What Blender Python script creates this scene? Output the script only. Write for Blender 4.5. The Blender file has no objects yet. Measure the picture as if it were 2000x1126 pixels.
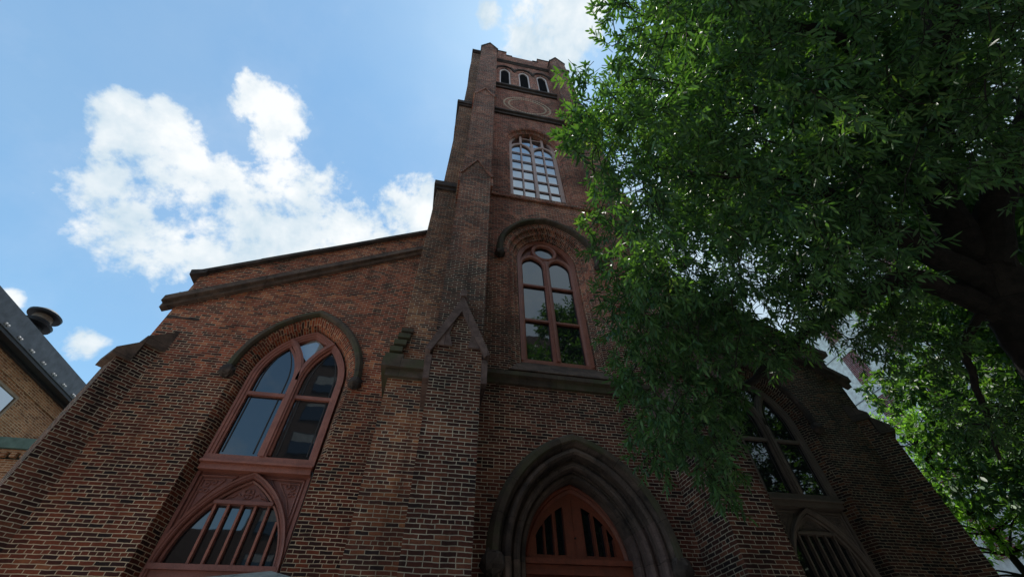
import bpy, math, random
import numpy as np
from mathutils import Vector, Matrix
R_ = math.radians
random.seed(3)
scn = bpy.context.scene
COL = scn.collection

# ---------------------------------------------------------------- camera
cam_d = bpy.data.cameras.new("camera"); cam = bpy.data.objects.new("camera", cam_d); COL.objects.link(cam)
yaw, pit, rol = R_(12.5225), R_(47.656), R_(-1.4816)
fh = Vector((math.sin(yaw), math.cos(yaw), 0)); rr = Vector((math.cos(yaw), -math.sin(yaw), 0)); zz = Vector((0, 0, 1))
fw = fh*math.cos(pit)+zz*math.sin(pit); up = -fh*math.sin(pit)+zz*math.cos(pit)
r2 = rr*math.cos(rol)+up*math.sin(rol); u2 = -rr*math.sin(rol)+up*math.cos(rol)
M = Matrix((r2, u2, -fw)).transposed().to_4x4(); M.translation = Vector((0, 0, 1.6)); cam.matrix_world = M
cam_d.sensor_width = 36; cam_d.lens = 36*786.15/2000; cam_d.clip_end = 2000; cam_d.clip_start = .05
scn.camera = cam
scn.render.resolution_x = 1024; scn.render.resolution_y = 576

# ---------------------------------------------------------------- light
SUN = Vector((0.07, 0.15, 0.985)).normalized()
sel = math.asin(SUN.z); saz = math.atan2(SUN.x, SUN.y)
world = bpy.data.worlds.new("World"); scn.world = world; world.use_nodes = True
nt = world.node_tree; nt.nodes.clear(); N = nt.nodes.new; L = nt.links.new
wo = N('ShaderNodeOutputWorld'); bg = N('ShaderNodeBackground'); sky = N('ShaderNodeTexSky')
sky.sky_type = 'NISHITA'; sky.sun_disc = False; sky.sun_elevation = sel; sky.sun_rotation = saz
sky.air_density = 1.0; sky.dust_density = .15; sky.ozone_density = 1.6
bg.inputs['Strength'].default_value = 0.1
L(bg.outputs[0], wo.inputs[0])
tc = N('ShaderNodeTexCoord')
def wn(op, a, b=None, c=None):
    n = N('ShaderNodeMath'); n.operation = op
    for i, v in enumerate((a, b, c)):
        if v is None: continue
        if isinstance(v, (int, float)): n.inputs[i].default_value = v
        else: L(v, n.inputs[i])
    return n.outputs[0]
def wnoise(sc, det, rough=.5, dist=0.0, off=(0, 0, 0)):
    mp = N('ShaderNodeMapping'); mp.inputs['Location'].default_value = off; L(tc.outputs['Generated'], mp.inputs[0])
    n = N('ShaderNodeTexNoise'); n.inputs['Scale'].default_value = sc; n.inputs['Detail'].default_value = det
    n.inputs['Roughness'].default_value = rough; n.inputs['Distortion'].default_value = dist
    L(mp.outputs[0], n.inputs['Vector']); return n.outputs[0]
# cumulus: where each puff stands in the sky (direction, angular radius)
BLOBS = [(-0.5877, 0.3687, 0.7201, 0.0374),(-0.5756, 0.4033, 0.7113, 0.0541),(-0.5409, 0.3833, 0.7486, 0.0362),(-0.5933, 0.4779, 0.6478, 0.073),(-0.5412, 0.4614, 0.703, 0.0745),(-0.5559, 0.5193, 0.6491, 0.0943),(-0.4984, 0.4994, 0.7086, 0.0663),(-0.4166, 0.3562, 0.8364, 0.0472),(-0.3887, 0.3773, 0.8406, 0.0518),(-0.4004, 0.4307, 0.8089, 0.043),(-0.3902, 0.48, 0.7857, 0.059),(-0.3336, 0.5325, 0.7779, 0.0889),(-0.4177, 0.5518, 0.7218, 0.1168),(-0.2704, 0.5812, 0.7675, 0.0938),(-0.2302, 0.5726, 0.7868, 0.0678),(-0.1362, 0.5303, 0.8368, 0.0727),(-0.0855, 0.5568, 0.8262, 0.0722),(-0.489, 0.572, 0.6585, 0.0991),(-0.3621, 0.601, 0.7125, 0.1134),(-0.1719, 0.6009, 0.7806, 0.0703),(-0.0013, 0.1456, 0.9893, 0.0269),(0.1256, 0.1555, 0.9798, 0.0842),(0.1553, 0.1044, 0.9823, 0.0756),(-0.6006, 0.6587, 0.4532, 0.0277),(-0.6706, 0.5786, 0.4642, 0.0162)]
mask = None
for x, y, z, r in BLOBS:
    d = N('ShaderNodeVectorMath'); d.operation = 'DOT_PRODUCT'; L(tc.outputs['Generated'], d.inputs[0]); d.inputs[1].default_value = (x, y, z)
    c = math.cos(r*1.22)
    v = wn('DIVIDE', wn('SUBTRACT', d.outputs['Value'], c), 1-c)
    v = wn('MAXIMUM', v, -1.2)
    mask = v if mask is None else wn('SMOOTH_MAX', mask, v, .25)
n1 = wnoise(7.0, 9, .58, .3); n2 = wnoise(26, 6, .6)
field = wn('ADD', mask, wn('MULTIPLY', wn('SUBTRACT', n1, .5), 3.2))
field = wn('ADD', field, wn('MULTIPLY', wn('SUBTRACT', n2, .5), 2.0))
mr = N('ShaderNodeMapRange'); mr.interpolation_type = 'SMOOTHSTEP'; L(field, mr.inputs[0])
mr.inputs[1].default_value = -.05; mr.inputs[2].default_value = .8; mr.inputs[3].default_value = 0; mr.inputs[4].default_value = .97
# broken cloud added to the unseen sky behind the viewer, brightening the facade
sx = N('ShaderNodeSeparateXYZ'); L(tc.outputs['Generated'], sx.inputs[0])
back = N('ShaderNodeMapRange'); back.interpolation_type = 'SMOOTHSTEP'; L(sx.outputs['Y'], back.inputs[0])
back.inputs[1].default_value = .05; back.inputs[2].default_value = -.35; back.inputs[3].default_value = 0; back.inputs[4].default_value = 1
n3 = wnoise(2.6, 8, .55, .2, (3.1, 1.7, 0.4))
bc = N('ShaderNodeMapRange'); bc.interpolation_type = 'SMOOTHSTEP'; L(n3, bc.inputs[0]); bc.inputs[1].default_value = .42; bc.inputs[2].default_value = .58
bcl = wn('MULTIPLY', back.outputs[0], bc.outputs[0])
right = N('ShaderNodeMapRange'); right.interpolation_type = 'SMOOTHSTEP'; L(sx.outputs['X'], right.inputs[0])
right.inputs[1].default_value = .22; right.inputs[2].default_value = .5; right.inputs[4].default_value = .85
alpha = wn('MAXIMUM', wn('MAXIMUM', mr.outputs[0], bcl), right.outputs[0])
veil = N('ShaderNodeMapRange'); L(n3, veil.inputs[0]); veil.inputs[1].default_value = .3; veil.inputs[2].default_value = .75; veil.inputs[3].default_value = .0; veil.inputs[4].default_value = .22
alpha = wn('MAXIMUM', alpha, veil.outputs[0])
# cloud shade: brighter crests, grey-blue thin parts
n4 = wnoise(6, 5, .6, .2, (.3, .9, 2.0))
sh = N('ShaderNodeMapRange'); L(wn('ADD', n4, wn('MULTIPLY', field, .10)), sh.inputs[0]); sh.inputs[1].default_value = .42; sh.inputs[2].default_value = .70
cc = N('ShaderNodeMix'); cc.data_type = 'RGBA'; L(sh.outputs[0], cc.inputs['Factor'])
cc.inputs['A'].default_value = (2.7, 3.3, 3.75, 1); cc.inputs['B'].default_value = (4.4, 4.5, 4.5, 1)
hs = N('ShaderNodeHueSaturation'); hs.inputs['Saturation'].default_value = 1.0; hs.inputs['Value'].default_value = 0.92; L(sky.outputs[0], hs.inputs['Color'])
tint = N('ShaderNodeMix'); tint.data_type = 'RGBA'; tint.blend_type = 'MULTIPLY'; tint.inputs['Factor'].default_value = 1
L(hs.outputs[0], tint.inputs['A']); tint.inputs['B'].default_value = (.86, 1.08, 1.0, 1)
mixs = N('ShaderNodeMix'); mixs.data_type = 'RGBA'; L(alpha, mixs.inputs['Factor']); L(tint.outputs['Result'], mixs.inputs['A']); L(cc.outputs['Result'], mixs.inputs['B'])
L(mixs.outputs['Result'], bg.inputs['Color'])
sun_d = bpy.data.lights.new("sun", 'SUN'); sun_d.energy = 3.0; sun_d.angle = R_(.6); sun_d.color = (1, .95, .87)
sun = bpy.data.objects.new("sun", sun_d); COL.objects.link(sun); sun.rotation_euler = SUN.to_track_quat('Z', 'Y').to_euler()
scn.view_settings.view_transform = 'Standard'; scn.view_settings.look = 'None'; scn.view_settings.exposure = 1.2; scn.view_settings.gamma = 1
try:
    scn.cycles.transparent_max_bounces = 8; scn.cycles.max_bounces = 6
except Exception: pass

# ---------------------------------------------------------------- helpers
def tag(o, label=None, cat=None, group=None, kind=None):
    if label: o['label'] = label
    if cat: o['category'] = cat
    if group: o['group'] = group
    if kind: o['kind'] = kind
    return o
def empty(name, loc=(0, 0, 0), parent=None):
    o = bpy.data.objects.new(name, None); COL.objects.link(o); o.location = loc; o.empty_display_size = .2
    if parent: o.parent = parent
    return o
class MB:
    def __init__(s): s.v = []; s.f = []; s.uv = []; s.m = []
    def poly(s, pts, uv=None, m=0):
        n = len(s.v); s.v += [tuple(p) for p in pts]; s.f.append(tuple(range(n, n+len(pts)))); s.uv.append(uv); s.m.append(m)
    def box(s, x0, x1, y0, y1, z0, z1, m=0, top=None):
        a = [(x0, y0, z0), (x1, y0, z0), (x1, y1, z0), (x0, y1, z0), (x0, y0, z1), (x1, y0, z1), (x1, y1, z1), (x0, y1, z1)]
        for q in ((0, 1, 5, 4), (1, 2, 6, 5), (2, 3, 7, 6), (3, 0, 4, 7), (4, 5, 6, 7), (3, 2, 1, 0)): s.poly([a[i] for i in q], m=m)
    def hexa(s, a, m=0):   # 8 corners, bottom 4 then top 4
        for q in ((0, 1, 5, 4), (1, 2, 6, 5), (2, 3, 7, 6), (3, 0, 4, 7), (4, 5, 6, 7), (3, 2, 1, 0)): s.poly([a[i] for i in q], m=m)
    def obox(s, o, ax, ay, x0, x1, y0, y1, z0, z1, z1b=None):   # oriented box on axes ax, ay (2-D)
        def P(x, y, z): return (o[0]+ax[0]*x+ay[0]*y, o[1]+ax[1]*x+ay[1]*y, z)
        zb = z1 if z1b is None else z1b
        s.hexa([P(x0, y0, z0), P(x1, y0, z0), P(x1, y1, z0), P(x0, y1, z0), P(x0, y0, z1), P(x1, y0, z1), P(x1, y1, zb), P(x0, y1, zb)])
    def prism(s, p, y0, y1, m=0):    # polygon in xz, extruded in y (front at y0)
        n = len(p)
        s.poly([(x, y0, z) for x, z in p], m=m); s.poly([(x, y1, z) for x, z in reversed(p)], m=m)
        for i in range(n):
            a, b = p[i], p[(i+1) % n]
            s.poly([(b[0], y0, b[1]), (a[0], y0, a[1]), (a[0], y1, a[1]), (b[0], y1, b[1])], m=m)
    def loft(s, A, B, u0, u1, m=0, flip=False, v0=0):   # strip between two polylines; uv u=u0..u1 v=arclength
        d = v0
        for i in range(len(A)-1):
            l = (Vector(A[i+1])-Vector(A[i])).length
            q = [A[i], A[i+1], B[i+1], B[i]]; uv = [(u0, d), (u0, d+l), (u1, d+l), (u1, d)]
            if flip: q = q[::-1]; uv = uv[::-1]
            s.poly(q, uv, m); d += l
    def sweep(s, curve, prof, m=0, closed=True, caps=True):   # curve (x,z), profile (outward, y)
        nr = normals(curve); rings = []
        for (x, z), (nx, nz) in zip(curve, nr):
            rings.append([(x+nx*d, y, z+nz*d) for d, y in prof])
        k = len(prof); pd = [0]
        for j in range(k): pd.append(pd[-1]+math.dist(prof[j], prof[(j+1) % k]))
        d = 0
        for i in range(len(curve)-1):
            l = math.dist(curve[i], curve[i+1])
            for j in range(k if closed else k-1):
                j2 = (j+1) % k
                s.poly([rings[i][j], rings[i+1][j], rings[i+1][j2], rings[i][j2]], [(pd[j], d), (pd[j], d+l), (pd[j+1], d+l), (pd[j+1], d)], m)
            d += l
        if caps and closed:
            s.poly(rings[0], m=m); s.poly(rings[-1][::-1], m=m)
    def tube(s, pts, rad, k=8, m=0, cap=True):
        pts = [Vector(p) for p in pts]; rings = []; n = len(pts); ref = None; d = 0
        for i, p in enumerate(pts):
            t = (pts[min(i+1, n-1)]-pts[max(i-1, 0)]).normalized()
            if ref is None: ref = t.orthogonal().normalized()
            ref = (ref-t*ref.dot(t)).normalized(); b = t.cross(ref); r = rad[i] if isinstance(rad, (list, tuple)) else rad
            rings.append([p+(ref*math.cos(a)+b*math.sin(a))*r for a in [2*math.pi*j/k for j in range(k)]])
        for i in range(n-1):
            l = (pts[i+1]-pts[i]).length; r = rad[i] if isinstance(rad, (list, tuple)) else rad
            for j in range(k):
                j2 = (j+1) % k; c = 2*math.pi*r/k
                s.poly([rings[i][j], rings[i][j2], rings[i+1][j2], rings[i+1][j]], [(j*c, d), (j*c+c, d), (j*c+c, d+l), (j*c, d+l)], m)
            d += l
        if cap: s.poly(rings[0][::-1], m=m); s.poly(rings[-1], m=m)
    def build(s, name, mats, parent=None, smooth=False):
        me = bpy.data.meshes.new(name); me.from_pydata(s.v, [], s.f)
        uvl = me.uv_layers.new(name='uv'); data = np.zeros(len(me.loops)*2)
        k = 0
        for fi, f in enumerate(s.f):
            u = s.uv[fi]
            if u is None:
                P = [Vector(s.v[i]) for i in f]; nn = Vector((0, 0, 0))
                for i in range(len(P)): nn += P[i].cross(P[(i+1) % len(P)])
                if nn.length < 1e-12: nn = Vector((0, 0, 1))
                nn.normalize()
                if abs(nn.z) > .93: u = [(p.x, p.y) for p in P]
                else:
                    t = Vector((0, 0, 1)).cross(nn).normalized(); w = nn.cross(t)
                    if abs(nn.z) < .3: u = [(p.dot(t), p.z) for p in P]
                    else: u = [(p.dot(t), p.dot(w)) for p in P]
            for q in u: data[k] = q[0]; data[k+1] = q[1]; k += 2
        uvl.data.foreach_set('uv', data)
        if not isinstance(mats, (list, tuple)): mats = [mats]
        for m_ in mats: me.materials.append(m_)
        me.polygons.foreach_set('material_index', s.m)
        if smooth:
            import bmesh
            b = bmesh.new(); b.from_mesh(me); bmesh.ops.remove_doubles(b, verts=b.verts, dist=.0004); b.to_mesh(me); b.free()
            me.polygons.foreach_set('use_smooth', [True]*len(me.polygons))
            try: me.set_sharp_from_angle(angle=R_(25))
            except Exception: pass
        me.update()
        o = bpy.data.objects.new(name, me); COL.objects.link(o)
        if parent:
            o.parent = parent
            w = parent.location.copy(); pp = parent.parent
            while pp: w += pp.location; pp = pp.parent
            if w.length > 0:
                o.location = -w
        return o
def normals(c):
    out = []
    n = len(c)
    for i in range(n):
        t1 = Vector(c[i])-Vector(c[i-1]) if i > 0 else None
        t2 = Vector(c[i+1])-Vector(c[i]) if i < n-1 else None
        a = (t1 or t2).normalized(); b = (t2 or t1).normalized()
        na = Vector((-a.y, a.x)); nb = Vector((-b.y, b.x)); m = na+nb
        if m.length < 1e-6: m = na
        m.normalize(); k = 1/max(.35, m.dot(na)); out.append((m.x*k, m.y*k))
    return out
def arch(cx, hw, z0, zs, rise, n=12, base=True):
    """open outline from the left foot over the pointed head to the right foot"""
    r = (rise*rise+hw*hw)/(2*hw); pts = []
    if base and z0 < zs-1e-6: pts.append((cx-hw, z0))
    a1 = math.asin(min(1, rise/r)) if r >= hw else math.pi/2
    c = r-hw
    L_ = [(cx+c-r*math.cos(a1*i/n), zs+r*math.sin(a1*i/n)) for i in range(n+1)]
    L_[-1] = (cx, zs+rise)
    pts += L_; pts += [(2*cx-x, z) for x, z in reversed(L_[:-1])]
    if base and z0 < zs-1e-6: pts.append((cx+hw, z0))
    return pts
def archz(o, x):
    cx, hw, z0, zs, rise = o
    r = (rise*rise+hw*hw)/(2*hw); c = r-hw; d = abs(x-cx)
    return zs+math.sqrt(max(0, r*r-(d+c)**2))
def wall(mb, x0, x1, y, zb, ztop, ops, extra=()):
    xs = {x0, x1} | set(extra)
    for (cx, hw, z0, zs, rise) in ops:
        for p in arch(cx, hw, z0, zs, rise, 12): xs.add(round(p[0], 5))
    xs = sorted(x for x in xs if x0-1e-6 <= x <= x1+1e-6)
    for a, b in zip(xs, xs[1:]):
        if b-a < 1e-5: continue
        mid = (a+b)/2; cur = [zb, zb]
        for o in sorted([o for o in ops if abs(mid-o[0]) < o[1]], key=lambda q: q[2]):
            mb.poly([(a, y, cur[0]), (b, y, cur[1]), (b, y, o[2]), (a, y, o[2])]); cur = [archz(o, a), archz(o, b)]
        mb.poly([(a, y, cur[0]), (b, y, cur[1]), (b, y, ztop(b)), (a, y, ztop(a))])
def fillarch(mb, pts, y, m=0):
    """flat sheet filling an arch outline whose two ends are its feet"""
    n = len(pts)
    for i in range(n//2):
        a, b = pts[i], pts[i+1]; c, d = pts[n-1-i], pts[n-2-i]
        if i+1 > n-2-i: break
        q = [(a[0], y, a[1]), (c[0], y, c[1]), (d[0], y, d[1]), (b[0], y, b[1])]
        if math.dist(b, d) < 1e-6: q = q[:3]
        mb.poly(q, m=m)
def cut_at(curve, z):
    """clip an arch outline so that it starts and ends at height z"""
    out = [p for p in curve if p[1] > z+1e-4]
    i = curve.index(out[0]); j = curve.index(out[-1])
    if i > 0:
        a, b = curve[i-1], curve[i]; t = (z-a[1])/(b[1]-a[1]) if b[1] != a[1] else 0; out.insert(0, (a[0]+(b[0]-a[0])*t, z))
    if j < len(curve)-1:
        a, b = curve[j+1], curve[j]; t = (z-a[1])/(b[1]-a[1]) if b[1] != a[1] else 0; out.append((a[0]+(b[0]-a[0])*t, z))
    return out

# ---------------------------------------------------------------- materials
def mat(name):
    m = bpy.data.materials.new(name); m.use_nodes = True; t = m.node_tree; t.nodes.clear()
    o = t.nodes.new('ShaderNodeOutputMaterial'); b = t.nodes.new('ShaderNodeBsdfPrincipled'); t.links.new(b.outputs[0], o.inputs[0])
    return m, t, b, o
def ramp(t, fac, stops):
    r = t.nodes.new('ShaderNodeValToRGB'); e = r.color_ramp.elements
    while len(e) < len(stops): e.new(.5)
    for i, (p, c) in enumerate(stops): e[i].position = p; e[i].color = (*c, 1) if len(c) == 3 else c
    t.links.new(fac, r.inputs[0]); return r.outputs[0]
def tnoise(t, vec, sc, det=4, rough=.55, dist=0):
    n = t.nodes.new('ShaderNodeTexNoise'); n.inputs['Scale'].default_value = sc; n.inputs['Detail'].default_value = det
    n.inputs['Roughness'].default_value = rough; n.inputs['Distortion'].default_value = dist; t.links.new(vec, n.inputs['Vector']); return n.outputs[0]
def tmix(t, f, a, b, mode='MIX'):
    n = t.nodes.new('ShaderNodeMix'); n.data_type = 'RGBA'; n.blend_type = mode
    for k, v in (('Factor', f), ('A', a), ('B', b)):
        if isinstance(v, (int, float)): n.inputs[k].default_value = v
        elif isinstance(v, tuple): n.inputs[k].default_value = (*v, 1)
        else: t.links.new(v, n.inputs[k])
    return n.outputs['Result']
def tmath(t, op, a, b=0.0):
    n = t.nodes.new('ShaderNodeMath'); n.operation = op
    for i, v in enumerate((a, b)):
        if isinstance(v, (int, float)): n.inputs[i].default_value = v
        else: t.links.new(v, n.inputs[i])
    return n.outputs[0]
def brick(name, stops, mortar=(.47, .40, .29), row=.0625, wid=.21, joint=.0088, patch=(.36, .13, .055), patch_lo=.60, soot=.55, freq=7, low=None):
    m, t, b, o = mat(name)
    uvn = t.nodes.new('ShaderNodeTexCoord'); geo = t.nodes.new('ShaderNodeNewGeometry'); pos = geo.outputs['Position']
    # slightly irregular courses
    nz = t.nodes.new('ShaderNodeTexNoise'); nz.inputs['Scale'].default_value = 5.5; nz.inputs['Detail'].default_value = 3; t.links.new(pos, nz.inputs['Vector'])
    sub = t.nodes.new('ShaderNodeVectorMath'); sub.operation = 'SUBTRACT'; t.links.new(nz.outputs['Color'], sub.inputs[0]); sub.inputs[1].default_value = (.5, .5, .5)
    sc = t.nodes.new('ShaderNodeVectorMath'); sc.operation = 'MULTIPLY'; t.links.new(sub.outputs[0], sc.inputs[0]); sc.inputs[1].default_value = (.045, .026, 0)
    add = t.nodes.new('ShaderNodeVectorMath'); add.operation = 'ADD'; t.links.new(uvn.outputs['UV'], add.inputs[0]); t.links.new(sc.outputs[0], add.inputs[1])
    br = t.nodes.new('ShaderNodeTexBrick'); br.offset = .5; br.offset_frequency = 2; br.squash = .5; br.squash_frequency = freq
    t.links.new(add.outputs[0], br.inputs['Vector']); br.inputs['Color1'].default_value = (0, 0, 0, 1); br.inputs['Color2'].default_value = (1, 1, 1, 1); br.inputs['Mortar'].default_value = (.5, .5, .5, 1)
    br.inputs['Scale'].default_value = 1; br.inputs['Brick Width'].default_value = wid; br.inputs['Row Height'].default_value = row
    br.inputs['Mortar Size'].default_value = joint; br.inputs['Mortar Smooth'].default_value = .25
    big = tnoise(t, pos, .55, 5, .6, .4); med = tnoise(t, pos, 2.6, 4, .6); fine = tnoise(t, pos, 45, 3, .6)
    val = t.nodes.new('ShaderNodeSeparateColor'); t.links.new(br.outputs['Color'], val.inputs[0])
    v = tmath(t, 'ADD', val.outputs[0], tmath(t, 'MULTIPLY', tmath(t, 'SUBTRACT', big, .5), .9))
    v = tmath(t, 'ADD', v, tmath(t, 'MULTIPLY', tmath(t, 'SUBTRACT', med, .5), .5))
    col = ramp(t, v, stops)
    pm = t.nodes.new('ShaderNodeMapRange'); t.links.new(tnoise(t, pos, 1.1, 6, .65, .6), pm.inputs[0]); pm.inputs[1].default_value = patch_lo; pm.inputs[2].default_value = patch_lo+.10; pm.inputs[4].default_value = .75
    col = tmix(t, pm.outputs[0], col, patch)
    col = tmix(t, .55, col, ramp(t, fine, [(.3, (.55, .55, .55)), (.7, (1.35, 1.3, 1.25))]), 'MULTIPLY')
    if low:   # lower courses are older, darker and browner
        sz = t.nodes.new('ShaderNodeSeparateXYZ'); t.links.new(pos, sz.inputs[0])
        lz = t.nodes.new('ShaderNodeMapRange'); lz.interpolation_type = 'SMOOTHSTEP'
        t.links.new(tmath(t, 'ADD', sz.outputs['Z'], tmath(t, 'MULTIPLY', tmath(t, 'SUBTRACT', big, .5), 7.0)), lz.inputs[0])
        lz.inputs[1].default_value = low+1.2; lz.inputs[2].default_value = low-1.2; lz.inputs[4].default_value = .92
        col = tmix(t, lz.outputs[0], col, tmix(t, 1.0, col, (.40, .44, .46), 'MULTIPLY'))
    mcol = ramp(t, med, [(.3, tuple(c*.55 for c in mortar)), (.55, mortar), (.8, tuple(min(1, c*1.25) for c in mortar))])
    wash = t.nodes.new('ShaderNodeMapRange'); t.links.new(tnoise(t, pos, 1.7, 5, .7), wash.inputs[0]); wash.inputs[1].default_value = .66; wash.inputs[2].default_value = .82; wash.inputs[4].default_value = .22
    col = tmix(t, wash.outputs[0], col, mortar)
    allc = tmix(t, br.outputs['Fac'], col, mcol)
    st = ramp(t, tnoise(t, pos, .32, 6, .6, .3), [(.36, (soot, soot*.98, soot*.97)), (.6, (1, 1, 1))])
    allc = tmix(t, 1.0, allc, st, 'MULTIPLY')
    mp = t.nodes.new('ShaderNodeMapping'); mp.inputs['Scale'].default_value = (2.6, 2.6, .28); t.links.new(pos, mp.inputs[0])
    sk = ramp(t, tnoise(t, mp.outputs[0], 1.0, 5, .6, .2), [(.30, (.52, .50, .50)), (.47, (1, 1, 1)), (.68, (1, 1, 1)), (.80, (1.18, 1.16, 1.12))])
    allc = tmix(t, .8, allc, sk, 'MULTIPLY')
    t.links.new(allc, b.inputs['Base Color']); b.inputs['Roughness'].default_value = .92; b.inputs['Specular IOR Level'].default_value = .25
    hgt = tmath(t, 'ADD', tmath(t, 'MULTIPLY', br.outputs['Fac'], -1.0), tmath(t, 'MULTIPLY', fine, .5))
    hgt = tmath(t, 'ADD', hgt, tmath(t, 'MULTIPLY', val.outputs[0], .35))
    bp = t.nodes.new('ShaderNodeBump'); bp.inputs['Strength'].default_value = .75; bp.inputs['Distance'].default_value = .009; t.links.new(hgt, bp.inputs['Height']); t.links.new(bp.outputs[0], b.inputs['Normal'])
    return m
ST = [(0.0, (.07, .036, .034)), (.32, (.17, .056, .042)), (.65, (.30, .086, .056)), (.9, (.42, .13, .078)), (1.0, (.56, .20, .11))]
brA = brick('old_red_brick', ST, mortar=(.60, .50, .38), joint=.0068, low=9.5)
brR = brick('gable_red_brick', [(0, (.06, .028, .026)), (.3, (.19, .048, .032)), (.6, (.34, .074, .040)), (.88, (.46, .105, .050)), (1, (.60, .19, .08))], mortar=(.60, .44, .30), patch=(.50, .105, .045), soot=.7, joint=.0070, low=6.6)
brD = brick('shaded_right_brick', [(0, (.018, .015, .016)), (.35, (.038, .022, .020)), (.65, (.066, .029, .022)), (.9, (.10, .040, .028)), (1, (.18, .075, .042))], mortar=(.34, .28, .20), patch_lo=.70, joint=.0065)  # right-side brick, darkened in its colour to stand for the tree's shade
brP = brick('orange_pilaster_brick', [(0, (.045, .028, .028)), (.22, (.12, .045, .033)), (.6, (.24, .076, .043)), (.9, (.34, .12, .058)), (1, (.46, .19, .085))], mortar=(.66, .53, .38), joint=.007)
brT = brick('tower_brick', [(0, (.09, .040, .038)), (.3, (.24, .066, .050)), (.65, (.44, .115, .075)), (.9, (.58, .17, .105)), (1, (.68, .24, .14))], mortar=(.74, .58, .43), joint=.0068, patch_lo=.62, patch=(.46, .11, .055), low=9.5)
brN = brick('tan_brick', [(0, (.24, .10, .052)), (.5, (.42, .18, .085)), (1, (.55, .26, .13))], mortar=(.64, .45, .29), patch_lo=.9, soot=.85, joint=.010)
def stone(name, c1, c2, moss=None, bump=.6, sc=3.0, rough=.9, joints=True):
    m, t, b, o = mat(name); pos = t.nodes.new('ShaderNodeNewGeometry'); p = pos.outputs['Position']
    n = tnoise(t, p, sc, 8, .65, .4); f = tnoise(t, p, 38, 5, .65)
    col = ramp(t, n, [(.32, c1), (.68, c2)]); col = tmix(t, .5, col, ramp(t, f, [(.3, (.6, .6, .6)), (.7, (1.3, 1.3, 1.3))]), 'MULTIPLY')
    uv = t.nodes.new('ShaderNodeTexCoord'); bj = t.nodes.new('ShaderNodeTexBrick'); bj.offset = .5; t.links.new(uv.outputs['UV'], bj.inputs['Vector'])
    bj.inputs['Scale'].default_value = 1; bj.inputs['Brick Width'].default_value = .83; bj.inputs['Row Height'].default_value = .57; bj.inputs['Mortar Size'].default_value = .006; bj.inputs['Mortar Smooth'].default_value = .3
    bj.inputs['Color1'].default_value = (.78, .76, .75, 1); bj.inputs['Color2'].default_value = (1.25, 1.2, 1.15, 1); bj.inputs['Mortar'].default_value = (.35, .34, .33, 1)
    col = tmix(t, .85 if joints else 0.0, col, bj.outputs['Color'], 'MULTIPLY')
    if moss:
        mm = t.nodes.new('ShaderNodeMapRange'); t.links.new(tnoise(t, p, 1.6, 6, .6), mm.inputs[0]); mm.inputs[1].default_value = .45; mm.inputs[2].default_value = .62; mm.inputs[4].default_value = .8
        col = tmix(t, mm.outputs[0], col, moss)
    t.links.new(col, b.inputs['Base Color']); b.inputs['Roughness'].default_value = rough; b.inputs['Specular IOR Level'].default_value = .3
    bp = t.nodes.new('ShaderNodeBump'); bp.inputs['Strength'].default_value = bump; bp.inputs['Distance'].default_value = .02
    t.links.new(tmath(t, 'ADD', n, tmath(t, 'MULTIPLY', f, .5)), bp.inputs['Height']); t.links.new(bp.outputs[0], b.inputs['Normal'])
    return m
sBrown = stone('weathered_brownstone', (.06, .045, .040), (.20, .135, .105))
sDark = stone('sooty_brownstone', (.028, .024, .024), (.11, .08, .068))
sPort = stone('portal_brownstone', (.032, .027, .027), (.19, .135, .112), sc=2)
sMoss = stone('mossy_brownstone', (.06, .045, .038), (.15, .11, .085), moss=(.085, .088, .045))
sNew = stone('rosy_brownstone', (.11, .072, .066), (.22, .15, .135), sc=6)
sPale = stone('pale_granite', (.22, .21, .18), (.38, .37, .33), sc=9)
def paint(name, c, c2, rough=.5):
    m, t, b, o = mat(name); g = t.nodes.new('ShaderNodeNewGeometry'); p = g.outputs['Position']
    n = tnoise(t, p, 2.8, 8, .72, .8); f = tnoise(t, p, 55, 4, .6)
    col = ramp(t, n, [(.3, c2), (.6, c)]); col = tmix(t, .6, col, ramp(t, f, [(.35, (.7, .7, .7)), (.65, (1.25, 1.25, 1.25))]), 'MULTIPLY')
    pe = ramp(t, tnoise(t, p, 14, 8, .75, .6), [(.66, (0, 0, 0)), (.70, (1, 1, 1))])
    col = tmix(t, pe, col, (.20, .15, .13))
    t.links.new(col, b.inputs['Base Color']); b.inputs['Roughness'].default_value = rough
    bp = t.nodes.new('ShaderNodeBump'); bp.inputs['Strength'].default_value = .3; bp.inputs['Distance'].default_value = .006; t.links.new(f, bp.inputs['Height']); t.links.new(bp.outputs[0], b.inputs['Normal'])
    return m
pGrey = paint('shaded_grey_brown_paint', (.15, .115, .095), (.09, .07, .06), .6)  # grey-brown right woodwork, shade of that wing painted into its colour
pMauve = paint('mauve_red_paint', (.38, .135, .092), (.25, .085, .06))
pTower = paint('faded_rose_paint', (.56, .36, .31), (.44, .27, .23))
pPale = paint('pale_rose_paint', (.80, .66, .60), (.62, .48, .43))
pDoor = paint('red_brown_paint', (.25, .062, .032), (.15, .04, .024), .45)
pPanel = paint('deep_red_paint', (.27, .10, .078), (.18, .066, .052))
def flat(name, c, rough=.7, metal=0, spec=.4):
    m, t, b, o = mat(name); g = t.nodes.new('ShaderNodeNewGeometry')
    col = ramp(t, tnoise(t, g.outputs['Position'], 4, 5, .6, .3), [(.3, tuple(v*.7 for v in c)), (.7, tuple(min(1, v*1.2) for v in c))])
    t.links.new(col, b.inputs['Base Color']); b.inputs['Roughness'].default_value = rough; b.inputs['Metallic'].default_value = metal; b.inputs['Specular IOR Level'].default_value = spec
    return m
mDark = flat('black_void', (.012, .012, .013), .9)
mSlat = flat('dark_louvre_paint', (.03, .027, .028), .7)
mLead = flat('lead_came', (.045, .038, .038), .6)
mSlate = flat('slate', (.07, .075, .085), .6)
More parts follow.
